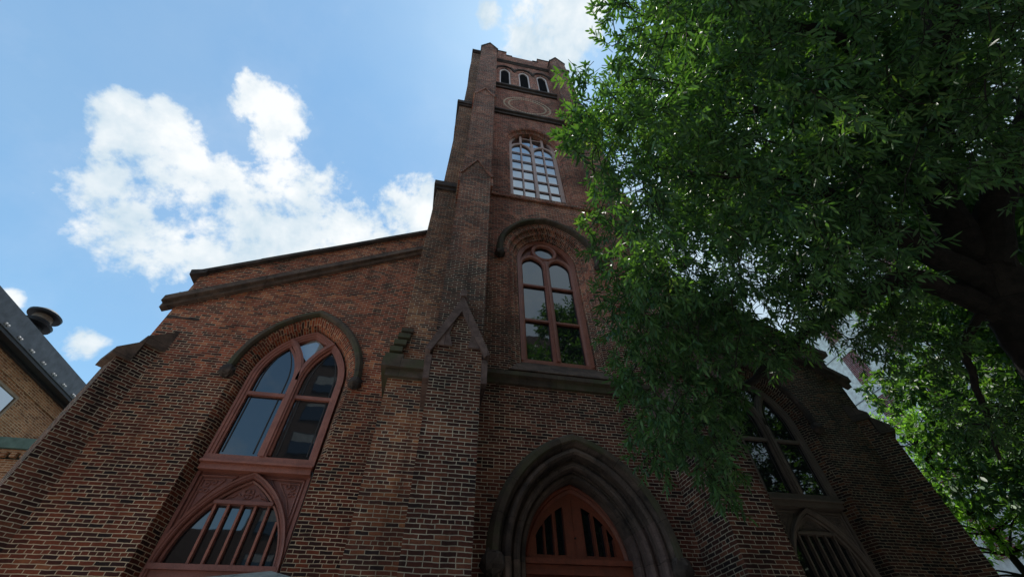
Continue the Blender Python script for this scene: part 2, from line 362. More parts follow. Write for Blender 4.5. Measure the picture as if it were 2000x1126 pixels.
mGrey = flat('grey_sheet_metal', (.13, .14, .155), .5, .4)
mCopper = flat('green_copper', (.16, .27, .25), .6)
mGround = flat('asphalt', (.05, .05, .052), .9)
mPave = flat('concrete_pavement', (.32, .31, .28), .9)
mConc = flat('white_concrete', (.88, .83, .79), .85)
mIron = flat('black_iron', (.02, .02, .022), .5)
mTan = flat('tan_metal', (.30, .22, .16), .6)
mBlind = flat('window_blind', (.30, .30, .29), .8)
def glass(name, ior, tintc, rough=.02, wob=.16):
    m, t, b, o = mat(name); t.nodes.remove(b)
    g = t.nodes.new('ShaderNodeNewGeometry'); n = tnoise(t, g.outputs['Position'], 1.6, 2, .4)
    bp = t.nodes.new('ShaderNodeBump'); bp.inputs['Strength'].default_value = wob; bp.inputs['Distance'].default_value = .012; t.links.new(n, bp.inputs['Height'])
    fr = t.nodes.new('ShaderNodeFresnel'); fr.inputs['IOR'].default_value = ior; t.links.new(bp.outputs[0], fr.inputs['Normal'])
    gl = t.nodes.new('ShaderNodeBsdfGlossy'); gl.inputs['Roughness'].default_value = rough; gl.inputs['Color'].default_value = (.93, .96, 1, 1); t.links.new(bp.outputs[0], gl.inputs['Normal'])
    df = t.nodes.new('ShaderNodeBsdfDiffuse'); df.inputs['Color'].default_value = (*tintc, 1)
    mx = t.nodes.new('ShaderNodeMixShader'); t.links.new(fr.outputs[0], mx.inputs[0]); t.links.new(df.outputs[0], mx.inputs[1]); t.links.new(gl.outputs[0], mx.inputs[2]); t.links.new(mx.outputs[0], o.inputs[0])
    return m
gNave = glass('window_glass', 1.95, (.012, .013, .016))
gTower = glass('sky_lit_glass', 5.0, (.02, .022, .026), wob=.15)
gDoor = glass('door_glass', 1.6, (.006, .007, .011))
# ---------------------------------------------------------------- ground
g = MB(); g.poly([(-400, -400, 0), (400, -400, 0), (400, 400, 0), (-400, 400, 0)]); tag(g.build('ground', mGround), kind='structure')
g = MB(); g.box(-30, 40, -3.2, 8.0, .004, .13); tag(g.build('pavement', mPave), kind='structure')

# ================================================================ CHURCH
church = empty('church', (2.75, 8.25, 0))
tag(church, 'tall red brick gothic church with square bell tower and pointed windows', 'church')
YT, YN, YP = 7.1, 8.25, 6.1
TA, NA = 2.73, 2.80      # tower axis, nave axis

# ---- tower front wall with its openings
MIDW = (2.75, 1.30, 7.03, 11.28, 1.60)
TOPW = (2.765, 1.33, 14.55, 19.75, 1.72)
DOOR = (2.70, 1.46, -.1, 3.4, 1.90)
LOUV = [(c, .36, 27.62, 30.66, .80) for c in (1.49, 2.735, 3.955)]
tw = MB()
wall(tw, .2, 5.25, YT, 0, lambda x: 35.0, [DOOR, MIDW, TOPW] + LOUV)
# side and rear faces of the tower shaft
tw.poly([(-.18, 7.35, 0), (-.18, 13.2, 0), (-.18, 13.2, 35), (-.18, 7.35, 35)])
tw.poly([(5.66, 7.35, 0), (5.66, 13.2, 0), (5.66, 13.2, 35), (5.66, 7.35, 35)][::-1])
tw.poly([(-.18, 13.2, 0), (5.66, 13.2, 0), (5.66, 13.2, 35), (-.18, 13.2, 35)])
tw.poly([(-.18, 7.1, 34.2), (5.66, 7.1, 34.2), (5.66, 13.2, 34.2), (-.18, 13.2, 34.2)])
tw.build('tower_wall', brT, church)
cz = MB(); cz.box(.3, 5.2, 7.9, 8.0, 0, 34); cz.build('interior_screen', mDark, church)

# stepped brick orders of an opening: list of (half width, rise, y)
def orders(mb, cx, z0, zs, steps):
    cur = [[(x, s[2], z) for x, z in arch(cx, s[0], z0, zs, s[1], 12)] for s in steps]
    for A, B, s, q in zip(cur, cur[1:], steps, steps[1:]):
        w = math.dist((s[0], s[2]), (q[0], q[2])); mb.loft(A, B, 0, max(.05, w), v0=z0)
def ring(mb, cx, z0, zs, rise, hw, wd, y):
    A = arch(cx, hw, zs, zs, rise, 14, False)
    nr = normals(A); B = [(x+n[0]*wd, z+n[1]*wd) for (x, z), n in zip(A, nr)]
    mb.loft([(x, y, z) for x, z in A], [(x, y, z) for x, z in B], 0, wd, v0=.01)
def bumpy_ball(mb, c, r, seed, sy=1.0):
    rnd = random.Random(seed); nu, nv = 14, 9; P = []
    for j in range(nv+1):
        th = math.pi*j/nv
        row = []
        for i in range(nu):
            ph = 2*math.pi*i/nu; k = r*(1+.16*math.cos(5*ph+2*th)*math.sin(4*th)+rnd.uniform(-.07, .07))
            row.append((c[0]+k*math.sin(th)*math.cos(ph), c[1]+sy*k*math.sin(th)*math.sin(ph), c[2]+k*math.cos(th)))
        P.append(row)
    for j in range(nv):
        for i in range(nu): mb.poly([P[j][i], P[j][(i+1) % nu], P[j+1][(i+1) % nu], P[j+1][i]])
def hood(name, cx, hw, zs, rise, th, y0, y1, mt, r_b=.15, low=0.0, bosses=True):
    h = MB(); c = arch(cx, hw, zs-low, zs, rise, 16, low > 0)
    h.sweep(c, [(0, y1), (0, y0+.05), (.03, y0), (th*.62, y0), (th, y0+(y1-y0)*.55), (th, y1)])
    o = h.build(name, mt, church, smooth=True)
    if bosses:
        for s in (-1, 1):
            b = MB(); bumpy_ball(b, (cx+s*(hw+th*.45), (y0+y1)/2, zs-low-r_b*.55), r_b, 5+s, .8); b.build('carved_boss', sDark, o, smooth=True)
    return o

# ---- middle window of the tower
rv = MB()
orders(rv, 2.75, 7.03, 11.28, [(1.30, 1.60, YT), (1.23, 1.52, 7.12), (1.20, 1.49, 7.22), (1.09, 1.36, 7.24), (1.06, 1.33, 7.34), (.95, 1.22, 7.37), (.92, 1.19, 7.62)])
ring(rv, 2.75, 7.03, 11.28, 1.60, 1.30, .13, YT-.003)
rv.build('window_reveal', brT, church)
hood('hood_mould', 2.75, 1.44, 11.3, 1.72, .18, 6.93, 7.1, sMoss, .15, .25)
def frame_arch(w, cx, hw, z0, zs, rise, wd, y0, y1, mt, name='frame', n=14):
    f = MB(); c = arch(cx, hw-wd, z0, zs, rise*(hw-wd)/hw if rise < hw else rise-wd*1.15, n)
    f.sweep(c, [(0, y1), (0, y0+.05), (wd*.25, y0+.045), (wd*.30, y0+.02), (wd*.62, y0+.02), (wd*.68, y0), (wd, y0), (wd, y1)])
    return f.build(name, mt, w, smooth=True)
def pane(w, outline, y, mt, name='pane'):
    p = MB(); fillarch(p, outline, y); return p.build(name, mt, w)
w = MB(); w.box(1.84, 3.66, 7.45, 7.62, 7.45, 7.55); win = w.build('window', pMauve, church)
frame_arch(win, 2.75, .92, 7.5, 11.35, 1.22, .13, 7.42, 7.56, pMauve)
m = MB(); m.box(2.68, 2.82, 7.44, 7.56, 7.55, 11.45); m.box(2.72, 2.78, 7.40, 7.44, 7.55, 11.40)
m.build('mullion', pMauve, win)
for cx in (2.325, 3.175):
    m = MB(); c = arch(cx, .325, 7.55, 11.15, .40, 12)
    m.sweep(c, [(0, 7.55), (0, 7.49), (.03, 7.46), (.09, 7.45), (.12, 7.47), (.12, 7.55)]); m.build('light_arch', pMauve, win, smooth=True)
    for z in (8.87, 10.25):
        m = MB(); m.box(cx-.345, cx+.345, 7.485, 7.55, z, z+.06); m.build('glazing_bar', pMauve, win)
    pane(win, arch(cx, .345, 7.55, 11.15, .42, 12), 7.56, gNave)
m = MB(); circ = [(2.75+.40*math.cos(a), 11.93+.40*math.sin(a)) for a in [math.pi*(.5-2*i/28) for i in range(29)]]
m.sweep(circ, [(-.10, 7.55), (-.08, 7.47), (-.02, 7.45), (.02, 7.47), (.03, 7.55)], caps=False); m.build('tracery_circle', pMauve, win, smooth=True)
m = MB(); fillarch(m, arch(2.75, .88, 11.2, 11.35, 1.15, 14), 7.60); m.build('tracery_backing', pPanel, win)
m = MB(); m.poly([(2.75+.34*math.cos(a*math.pi/14), 7.57, 11.93+.34*math.sin(a*math.pi/14)) for a in range(28)]); m.build('pane', gNave, win)
# sloping stone sill and the long string course under it
s = MB(); s.hexa([(1.42, 6.98, 6.86), (4.08, 6.98, 6.86), (4.08, 7.5, 6.86), (1.42, 7.5, 6.86), (1.50, 6.99, 6.90), (4.0, 6.99, 6.90), (3.75, 7.5, 7.50), (1.75, 7.5, 7.50)])
s.build('window_sill', sBrown, church)
def string(name, x0, x1, z, h, out, mt, y=YT, back=.02):
    s = MB(); p = [(y+back, z), (y, z), (y-out*.45, z), (y-out*.5, z+h*.35), (y-out, z+h*.45), (y-out, z+h*.72), (y-.01, z+h), (y+back, z+h)]
    for i in range(len(p)-1):
        a, b = p[i], p[i+1]; s.poly([(x0, a[0], a[1]), (x0, b[0], b[1]), (x1, b[0], b[1]), (x1, a[0], a[1])])
    s.poly([(x0, a, b) for a, b in p]); s.poly([(x1, a, b) for a, b in reversed(p)])
    return s.build(name, mt, church)
string('string_course', .68, 4.78, 6.52, .36, .17, sMoss)

# ---- upper window of the tower
rv = MB()
orders(rv, 2.765, 14.55, 19.75, [(1.33, 1.72, YT), (1.24, 1.62, 7.13), (1.21, 1.60, 7.24), (1.10, 1.48, 7.28), (1.09, 1.47, 7.55)])
ring(rv, 2.765, 14.55, 19.75, 1.72, 1.33, .22, YT-.003)
ring(rv, 2.765, 14.55, 19.75, 1.95, 1.56, .12, YT-.006)
sl = MB(); sl.box(.80, 4.7, 7.02, 7.12, 14.33, 14.55); sl.build('brick_sill', brT, church)
rv.hexa([(1.42, 7.1, 14.5), (4.1, 7.1, 14.5), (4.1, 7.5, 14.5), (1.42, 7.5, 14.5), (1.42, 7.1, 14.56), (4.1, 7.1, 14.56), (4.1, 7.5, 15.0), (1.42, 7.5, 15.0)])
rv.build('window_reveal', brT, church)
w = MB(); w.box(1.69, 3.84, 7.36, 7.5, 14.95, 15.04); win = w.build('window', pTower, church)
frame_arch(win, 2.765, 1.09, 15.0, 19.95, 1.62, .13, 7.36, 7.47, pTower)
m = MB(); m.box(2.70, 2.83, 7.38, 7.46, 15.04, 20.25); m.build('mullion', pTower, win)
for cx in (2.24, 3.29):
    m = MB(); c = arch(cx, .44, 19.4, 19.45, .56, 12); m.sweep(c, [(0, 7.46), (0, 7.40), (.09, 7.38), (.12, 7.40), (.12, 7.46)]); m.build('light_arch', pTower, win, smooth=True)
    m = MB(); m.box(cx-.03, cx+.03, 7.41, 7.46, 15.04, 20.0); m.build('glazing_bar', pTower, win)
    for z in (15.85, 16.66, 17.48, 18.30, 19.12):
        m = MB(); m.box(cx-.46, cx+.46, 7.42, 7.46, z-.028, z+.028); m.build('glazing_bar', pTower, win)
for cx in (2.24, 3.29):
    m = MB(); m.box(cx-.055, cx+.055, 7.38, 7.46, 20.02, 21.22); m.build('head_mullion', pTower, win)
m = MB(); m.box(2.735, 2.795, 7.41, 7.46, 20.3, 21.5); m.box(2.30, 3.23, 7.42, 7.46, 20.78, 20.84); m.build('glazing_bar', pTower, win)
pane(win, arch(2.765, .98, 15.04, 19.95, 1.5, 14), 7.475, gTower)

# ---- louvred belfry openings with belt and hood moulds
string('belt_course', .82, 4.72, 26.85, .62, .20, sDark)
b2 = string('belt_course', .82, 4.72, 22.62, .50, .18, sDark)
for o_ in LOUV:
    cx, hw, z0, zs, rise = o_
    rv = MB(); orders(rv, cx, z0, zs, [(hw, rise, YT), (hw-.04, rise-.04, 7.3)]); ring(rv, cx, z0, zs, rise, hw, .11, YT-.003); rv.build('window_reveal', brT, church)
    f = MB(); c = arch(cx, .27, z0, zs, .66, 12); f.sweep(c, [(0, 7.25), (0, 7.17), (.065, 7.15), (.10, 7.17), (.10, 7.25)]); fr = f.build('louvre_window', pPale, church, smooth=True)
    z = z0+.1
    while z < zs+.5:
        hwz = .27 if z < zs else max(.05, archz((cx, .27, z0, zs, .66), cx) and .27*math.sqrt(max(0, 1-((z-zs)/.66)**1.6)))
        s = MB(); s.hexa([(cx-hwz, 7.20, z), (cx+hwz, 7.20, z), (cx+hwz, 7.38, z+.16), (cx-hwz, 7.38, z+.16), (cx-hwz, 7.20, z+.03), (cx+hwz, 7.20, z+.03), (cx+hwz, 7.38, z+.19), (cx-hwz, 7.38, z+.19)])
        s.build('louvre_slat', mSlat, fr); z += .24
    bk = MB(); fillarch(bk, arch(cx, .28, z0, zs, .66, 12), 7.42); bk.build('louvre_backing', mDark, fr)
    h = MB(); c = arch(cx, .50, zs+.35, zs+.36, .62, 12, False); h.sweep(c, [(0, 7.1), (0, 7.02), (.10, 7.0), (.15, 7.04), (.15, 7.1)]); h.build('hood_mould', sDark, church, smooth=True)
for cx in (.87, 2.11, 3.345, 4.58):
    b = MB(); b.hexa([(cx-.05, 7.05, 30.78), (cx+.05, 7.05, 30.78), (cx+.05, 7.1, 30.78), (cx-.05, 7.1, 30.78), (cx-.13, 6.98, 31.03), (cx+.13, 6.98, 31.03), (cx+.13, 7.1, 31.03), (cx-.13, 7.1, 31.03)]); b.build('corbel', sDark, church)
# blank clock circle of pale headers
for rad in (1.30, 1.04):
    c = MB(); k = int(rad*46)
    for i in range(k):
        a = 2*math.pi*i/k; da = 2*math.pi/k*.36; ri, ro = rad-.05, rad+.05
        c.poly([(2.70+q*math.cos(t), YT-.012, 24.56+q*math.sin(t)) for q, t in ((ri, a-da), (ro, a-da), (ro, a+da), (ri, a+da))])
        c.poly([(2.70+ri*math.cos(t), y, 24.56+ri*math.sin(t)) for t, y in ((a-da, YT-.012), (a+da, YT-.012), (a+da, YT), (a-da, YT))])
    c.build('clock_ring', stone('cream_header', (.50, .38, .27), (.72, .58, .42)), church)
c = MB(); n = 44; ri, ro = 1.06, 1.28
A = [(2.70+ri*math.cos(2*math.pi*i/n), YT-.004, 24.56+ri*math.sin(2*math.pi*i/n)) for i in range(n+1)]
B = [(2.70+ro*math.cos(2*math.pi*i/n), YT-.004, 24.56+ro*math.sin(2*math.pi*i/n)) for i in range(n+1)]
c.loft(A, B, 0, .22); c.build('clock_face', brT, church)
# parapet
string('parapet_string', .84, 4.64, 32.75, .42, .12, sDark)
pp = MB()
pp.box(.7, 4.8, 6.98, 7.4, 33.15, 34.35); pp.box(.7, 1.56, 6.98, 7.4, 34.352, 35.2); pp.box(3.94, 4.8, 6.98, 7.4, 34.352, 35.2)
pp.build('parapet', brT, church)
cp = MB(); cp.box(.7, 1.60, 6.93, 7.45, 35.2, 35.3); cp.box(3.90, 4.8, 6.93, 7.45, 35.2, 35.3); cp.box(1.562, 2.0, 6.93, 7.45, 34.352, 34.46); cp.box(3.5, 3.938, 6.93, 7.45, 34.352, 34.46); cp.build('parapet_coping', sDark, church)

# ---- stepped buttresses: front pier and side pier at each corner
def pier(side):
    def X(x): return x if side < 0 else 2*TA-x
    def bx(mb, x0, x1, *a):
        p, q = sorted((X(x0), X(x1))); mb.box(p, q, *a)
    st = [(-.19, .73, 6.10, 0, 7.0), (-.20, .77, 6.25, 7.0, 14.6), (-.19, .80, 6.40, 14.6, 23.2), (-.22, .84, 6.55, 23.2, 34.0)]
    p = MB()
    for x0, x1, y0, z0, z1 in st: bx(p, x0, x1, y0, 7.35, z0, z1)
    eav = [(6.58, 7.95), (14.05, 15.15), (22.7, 23.8), (33.6, 35.0)]
    for (x0, x1, y0, z0, z1), (e, a) in zip(st, eav):      # brick gable of each stage
        xm = (x0+x1)/2
        pts = [(X(x0), e), (X(x1), e), (X(xm), a-.12)]
        if side > 0: pts = pts[::-1]
        p.prism(pts, y0-.002, 7.3)
    root = p.build('front_buttress', brA, church)
    for k, ((x0, x1, y0, z0, z1), (e, a)) in enumerate(zip(st, eav)):
        xm = (x0+x1)/2; ov = (.15, .10, .06, .07)[k]; th = (.34, .09, .07, .10)[k]; yb = 7.12
        c = MB(); f = y0-(.07 if k == 0 else .05); slope = (a-e)/(x1-xm)
        el = e-ov*slope*.35
        for s_ in (-1, 1):
            xo = x0-ov if s_ < 0 else x1+ov
            q = [(X(xo), el), (X(xm), a-.02), (X(xm), a-.02-th*1.35), (X(xo+(-s_)*.10), el-.06)]
            c.prism(q if (s_ < 0) == (side < 0) else q[::-1], f, yb)
            if k < 2:  # deep side moulding under the eave
                bx(c, (x0-ov*.75) if s_ < 0 else x1+.004, (x0-.004) if s_ < 0 else x1+ov*.75, y0-.01, yb, el-(.62 if k == 0 else .55), el-.10)
        if k == 0:
            c.prism([(X(x0+.05), e-.02), (X(x0+.34), e-.02), (X(x0+.26), e+.30), (X(xm-.09), e+.72), (X(xm), a-.25), (X(xm), a-.12), (X(x0), e+.12)][::(1 if side < 0 else -1)], f+.03, y0)
            c.prism([(X(x1-.05), e-.02), (X(x1-.28), e-.02), (X(x1-.22), e+.34), (X(xm+.09), e+.72), (X(xm), a-.25), (X(xm), a-.12), (X(x1), e+.12)][::(-1 if side < 0 else 1)], f+.028, y0)
            c.prism([(X(xm-.06), a-.05), (X(xm+.06), a-.05), (X(xm+.07), a+.10), (X(xm), a+.16), (X(xm-.07), a+.10)][::(1 if side < 0 else -1)], f-.04, f+.12)
        c.build('gablet_cap', sNew if k == 0 else (sDark if k == 3 else brT), root)
    # side pier (projects sideways from the tower corner)
    p = MB(); ss = [(-1.03, 7.15, 0, 6.75), (-.96, 7.16, 6.75, 14.5), (-.80, 7.17, 14.5, 20.0), (-.87, 7.165, 20.0, 23.1), (-.70, 7.18, 23.1, 29.4), (-.79, 7.17, 29.4, 34.3)]
    for x0, y0, z0, z1 in ss: bx(p, x0, -.195, y0, 8.15, z0, z1)
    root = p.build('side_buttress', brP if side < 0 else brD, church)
    if side < 0: root['label'] = 'orange toned side buttress'
    c = MB(); bx(c, -1.20, -.19, 6.98, 8.25, 6.62, 6.84)
    bx(c, -1.10, -.19, 7.06, 8.2, 6.44, 6.616)
    c.build('moss_ledge', sMoss, root)
    c = MB()
    for i, (xa, z) in enumerate([(-1.18, 6.845), (-1.12, 7.05), (-1.07, 7.25), (-1.02, 7.45), (-.98, 7.64)]):
        bx(c, xa, xa+.26 if i else -.80, 7.02+.01*i, 8.2, z, z+.125 if i < 4 else z+.10); 
    c.build('weathering_steps', sMoss, root)
    for x0, z, h, mt in ((-1.08, 14.35, .26, sDark), (-1.0, 22.95, .32, sDark), (-.86, 34.1, .30, sDark)):
        c = MB(); bx(c, x0, -.19, 7.02, 8.3, z, z+h); bx(c, x0+.06, -.19, 7.08, 8.25, z-.16, z-.003); c.build('cap_stone', mt, root)
pier(-1); pier(1)

# ---- nave gable walls (left and right of the tower)
def gz(x):   # underside line of the raking string, from the left end up to the tower
    return 8.50+(min(x, 2*NA-x)+6.467)*.612
def nave(side):
    def X(x): return x if side < 0 else 2*NA-x
    WIN = (X(-3.18), 1.20, 5.20, 7.0, 1.72); LOW = (X(-3.18), 1.10, -.05, 5.19, .001)
    m = MB(); a, b = sorted((X(-6.45), X(-.10)))
    ext = [X(-3.18-1.2), X(-3.18+1.2)]
    ops = [WIN]
    # wall in strips: below the window the recess is a little narrower
    wall(m, a, b, YN, 5.20, lambda x: gz(x)+1.25, [WIN])
    wall(m, a, X(-3.18)-1.10, YN, 0, lambda x: 5.20, [], ()); wall(m, X(-3.18)+1.10, b, YN, 0, lambda x: 5.20, [])
    # reveals (splayed)
    c = X(-3.18); A = arch(c, 1.20, 5.20, 7.0, 1.72, 14); B = arch(c, 1.10, 5.20, 7.0, 1.57, 14); C = arch(c, 1.0, 5.20, 7.0, 1.48, 14)
    m.loft([(x, YN, z) for x, z in A], [(x, YN+.10, z) for x, z in B], 0, .14, v0=5.2)
    m.loft([(x, YN+.10, z) for x, z in B], [(x, 8.62, z) for x, z in C], .14, .42, v0=5.2)
    for s_ in (-1, 1):
        m.poly([(c+s_*1.10, YN, 0), (c+s_*1.0, 8.62, 0), (c+s_*1.0, 8.62, 5.2), (c+s_*1.10, YN, 5.2)], [(0, 0), (.4, 0), (.4, 5.2), (0, 5.2)])
        m.poly([(c+s_*1.10, YN, 5.2), (c+s_*1.2, YN, 5.2), (c+s_*1.0, 8.62, 5.2)])
    ring(m, c, 0, 7.0, 1.72, 1.20, .10, YN-.003)
    # outer flank of the aisle and top of the wall
    m.poly([(X(-6.45), YN, 0), (X(-6.45), 30, 0), (X(-6.45), 30, 8.5), (X(-6.45), YN, gz(-6.45)+1.2)])
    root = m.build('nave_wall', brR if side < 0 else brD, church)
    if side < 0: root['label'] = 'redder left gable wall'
    # raking string course in three overlapping lengths
    y = MB(); xs = [-6.66, -4.95, -2.95, -1.02] ; k = .612
    for i in range(3):
        x0, x1 = xs[i], xs[i+1]+(.12 if i < 2 else 0); z0, z1 = 8.50+(x0+6.467)*k, 8.50+(x1+6.467)*k; f = i*.018
        for (oy, d0, d1) in ((.12-f, .03, .16), (.21-f, .161, .33)):
            P = [(X(x0), z0+d0+f), (X(x1), z1+d0+f), (X(x1), z1+d1+f), (X(x0), z0+d1+f)]
            y.prism(P if side < 0 else P[::-1], YN-oy, YN+.05)
    y.build('raking_string', sBrown if side < 0 else sDark, church)
    y = MB(); xs = [-6.56, -5.3, -4.0, -2.6, -1.0]
    for i in range(4):
        x0, x1 = xs[i], xs[i+1]; z0, z1 = 9.70+(x0+6.467)*k, 9.70+(x1+6.467)*k; f = (i % 2)*.014
        P = [(X(x0), z0+f), (X(x1), z1+f), (X(x1), z1+.12+f), (X(x0), z0+.12+f)]
        y.prism(P if side < 0 else P[::-1], YN-.12, YN+.5)
    P = [(X(-6.62), 9.58), (X(-6.30), 9.72), (X(-6.30), 9.86), (X(-6.66), 9.76)]; y.prism(P if side < 0 else P[::-1], YN-.13, YN+.45)
    y.build('gable_coping', sDark, church)
    f = MB(); a_, b_ = sorted((X(-6.62), X(-6.25))); f.box(a_, b_, YN+.02, YN+.3, 9.02, 9.08); f.build('copper_flashing', mCopper, church)
    # flat stone under the string end
    f = MB(); a_, b_ = sorted((X(-6.43), X(-5.75))); f.hexa([(a_, YN-.02, 8.22), (b_, YN-.02, 8.22), (b_, YN+.02, 8.22), (a_, YN+.02, 8.22), (a_, YN-.02, 8.27), (b_, YN-.02, 8.27), (b_, YN+.02, 8.27), (a_, YN+.02, 8.27)]); f.build('flat_stone', sDark, church)
    # roof slope behind the parapet
    r = MB(); r.poly([(X(-6.5), YN+.1, 8.7), (NA, YN+.1, 14.4), (NA, 34, 14.4), (X(-6.5), 34, 8.7)]); r.build('roof', mSlate, church)
    # hood mould
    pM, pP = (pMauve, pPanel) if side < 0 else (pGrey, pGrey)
    o = hood('hood_mould', c, 1.25, 7.0, 1.78, .17, YN-.13, YN, sMoss if side < 0 else sDark, .15)
    # the window
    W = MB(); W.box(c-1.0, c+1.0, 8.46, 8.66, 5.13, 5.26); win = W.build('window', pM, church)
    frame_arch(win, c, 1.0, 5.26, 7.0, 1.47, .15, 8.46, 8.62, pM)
    R0 = 1.57; zs = 7.0; hw = .5
    rise = math.sqrt(R0*R0-(R0-hw)**2)
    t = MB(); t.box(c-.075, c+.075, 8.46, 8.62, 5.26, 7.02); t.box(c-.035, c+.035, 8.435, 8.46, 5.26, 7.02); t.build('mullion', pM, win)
    for s_ in (-1, 1):      # Y tracery: the mullion forks along two arcs
        cc_ = c+s_*R0; aa = math.acos((R0-hw)/R0)
        cv = [(cc_-s_*R0*math.cos(aa*i/12), zs+R0*math.sin(aa*i/12)) for i in range(13)]
        if s_ > 0: cv = cv
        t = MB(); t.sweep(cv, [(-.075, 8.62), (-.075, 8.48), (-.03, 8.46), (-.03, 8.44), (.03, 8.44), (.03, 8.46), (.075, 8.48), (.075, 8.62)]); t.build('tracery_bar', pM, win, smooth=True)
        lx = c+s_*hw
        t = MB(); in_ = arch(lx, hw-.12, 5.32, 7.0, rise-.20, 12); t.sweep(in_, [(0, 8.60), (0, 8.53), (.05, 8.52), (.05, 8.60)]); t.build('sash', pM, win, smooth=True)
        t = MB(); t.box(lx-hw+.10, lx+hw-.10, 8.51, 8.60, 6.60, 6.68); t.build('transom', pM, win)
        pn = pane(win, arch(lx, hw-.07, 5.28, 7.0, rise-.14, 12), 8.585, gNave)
        t = MB(); le = arch(lx, hw-.23, 5.36, 7.0, rise-.22, 12); t.sweep(le, [(0, 8.583), (0, 8.570), (.022, 8.570), (.022, 8.583)]); t.build('lead_line', mLead, pn)
    t = MB(); fillarch(t, [(c-.40, 8.0), (c, 7.45), (c, 7.45), (c+.40, 8.0)], 8.59) if False else None
    kp = [(c, 8.587, 7.62), (c+.28, 8.587, 7.96), (c+.30, 8.587, 8.05), (c, 8.587, 8.36), (c-.30, 8.587, 8.05), (c-.28, 8.587, 7.96)]
    t = MB(); t.poly(kp); t.build('pane', glass('milky_glass', 2.6, (.30, .32, .33)) if side < 0 else gNave, win)
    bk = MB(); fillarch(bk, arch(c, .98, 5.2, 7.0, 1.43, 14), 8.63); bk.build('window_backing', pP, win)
    # deep ledge board and the carved panel below
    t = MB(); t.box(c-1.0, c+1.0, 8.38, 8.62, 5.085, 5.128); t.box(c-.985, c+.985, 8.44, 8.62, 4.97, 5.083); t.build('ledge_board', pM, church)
    P = MB()
    y0 = 8.60
    # tympanum board with a pointed opening
    OG = (c, .93, 3.50, 3.50, 1.44)
    wall(P, c-1.0, c+1.0, y0, 3.50, lambda x: 4.97, [OG])
    dp = P.build('door_surround', pP, church)
    t = MB(); cv = arch(c, .905, 0, 3.46, 1.43, 16); t.sweep(cv, [(0, 8.72), (0, 8.56), (.02, 8.53), (.04, 8.53), (.05, 8.51), (.08, 8.50), (.095, 8.53), (.095, 8.62)]); t.build('pointed_frame', pP, dp, smooth=True)
    t = MB(); cv = arch(c, .855, 0, 3.46, 1.37, 16); t.sweep(cv, [(0, 8.75), (0, 8.62), (.03, 8.60), (.05, 8.62), (.05, 8.75)]); t.build('inner_frame', pP, dp, smooth=True)
    for s_ in (-1, 1):     # stiles, spandrel mouldings and carved trefoils
        t = MB(); t.box(*sorted((c+s_*1.0, c+s_*.94)), 8.54, 8.598, 3.5, 4.96); t.build('stile', pP, dp)
        tri = [(c+s_*.90, 8.585, 4.90), (c+s_*.30, 8.585, 4.90), (c+s_*.62, 8.585, 4.52), (c+s_*.90, 8.585, 3.98), (c+s_*.90, 8.585, 4.90)]
        t = MB(); t.tube(tri, .026, 6); t.build('spandrel_moulding', pP, dp)
        tri = [(c+s_*.84, 8.59, 4.84), (c+s_*.48, 8.59, 4.84), (c+s_*.70, 8.59, 4.55), (c+s_*.84, 8.59, 4.25), (c+s_*.84, 8.59, 4.84)]
        t = MB()
        for i in range(4): t.tube([tri[i], tri[i+1]], .015, 6)
        for (ox, oz) in ((.74, 4.76), (.80, 4.66), (.64, 4.79), (.72, 4.65)):
            q = [(c+s_*ox+.035*math.cos(a), 8.59, oz+.035*math.sin(a)) for a in [i*math.pi/5 for i in range(11)]]; t.tube(q, .014, 5)
        t.build('carved_trefoil', pP, dp)
    t = MB(); t.prism([(c-.42, 4.50), (c+.42, 4.50), (c+.30, 4.62), (c+.15, 4.74), (c, 4.84), (c-.15, 4.74), (c-.30, 4.62)], 8.66, 8.70)
    for i in range(4):
        a0 = math.pi/4+i*math.pi/2; q = [(c+.05*math.cos(a0)+.045*math.cos(a), 8.65, 4.64+.05*math.sin(a0)+.045*math.sin(a)) for a in [j*math.pi/5 for j in range(11)]]; t.tube(q, .011, 5)
    for s_ in (-1, 1):
        t.tube([(c+s_*.12, 8.65, 4.60), (c+s_*.18, 8.65, 4.64), (c+s_*.24, 8.65, 4.58), (c+s_*.31, 8.65, 4.57), (c+s_*.35, 8.65, 4.53)], .014, 5)
    t.build('carved_tympanum', pP, dp)
    t = MB(); t.box(c-.50, c+.50, 8.58, 8.70, 4.44, 4.50); t.build('head_rail', pP, dp)
    for bx_ in (-.46, -.24, -.015, .215, .44, .66):
        zt = min(4.46, archz((c, .85, 3.4, 3.46, 1.36), c+bx_)-.0)
        t = MB(); t.box(c+bx_-.02, c+bx_+.02, 8.62, 8.70, 3.5, zt); t.build('glazing_bar', pM, dp)
    pane(dp, arch(c, .87, 3.45, 3.46, 1.36, 14), 8.70, gNave)
    t = MB(); t.box(c-.96, c+.96, 8.50, 8.72, 3.42, 3.50); t.box(c-.90, c+.90, 8.56, 8.72, 3.20, 3.418); t.build('transom_board', pP, dp)
    d = MB(); d.box(c-.85, c+.85, 8.66, 8.74, .1, 3.19); dd = d.build('side_door', pP, dp)
    # diagonal corner buttress with two tier weathering
    cx, cy = X(-6.45), YN; s2 = math.sqrt(.5); sx = -1 if side < 0 else 1
    out = (sx*s2, -s2); lat = (s2, sx*s2)
    b = MB(); b.obox((cx, cy), out, lat, -.5, .0, -.305, .305, 0, 7.3, 7.3) ; b.obox((cx, cy), out, lat, .0, .25, -.304, .304, 0, 6.95)
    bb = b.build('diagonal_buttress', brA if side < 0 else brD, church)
    t = MB()
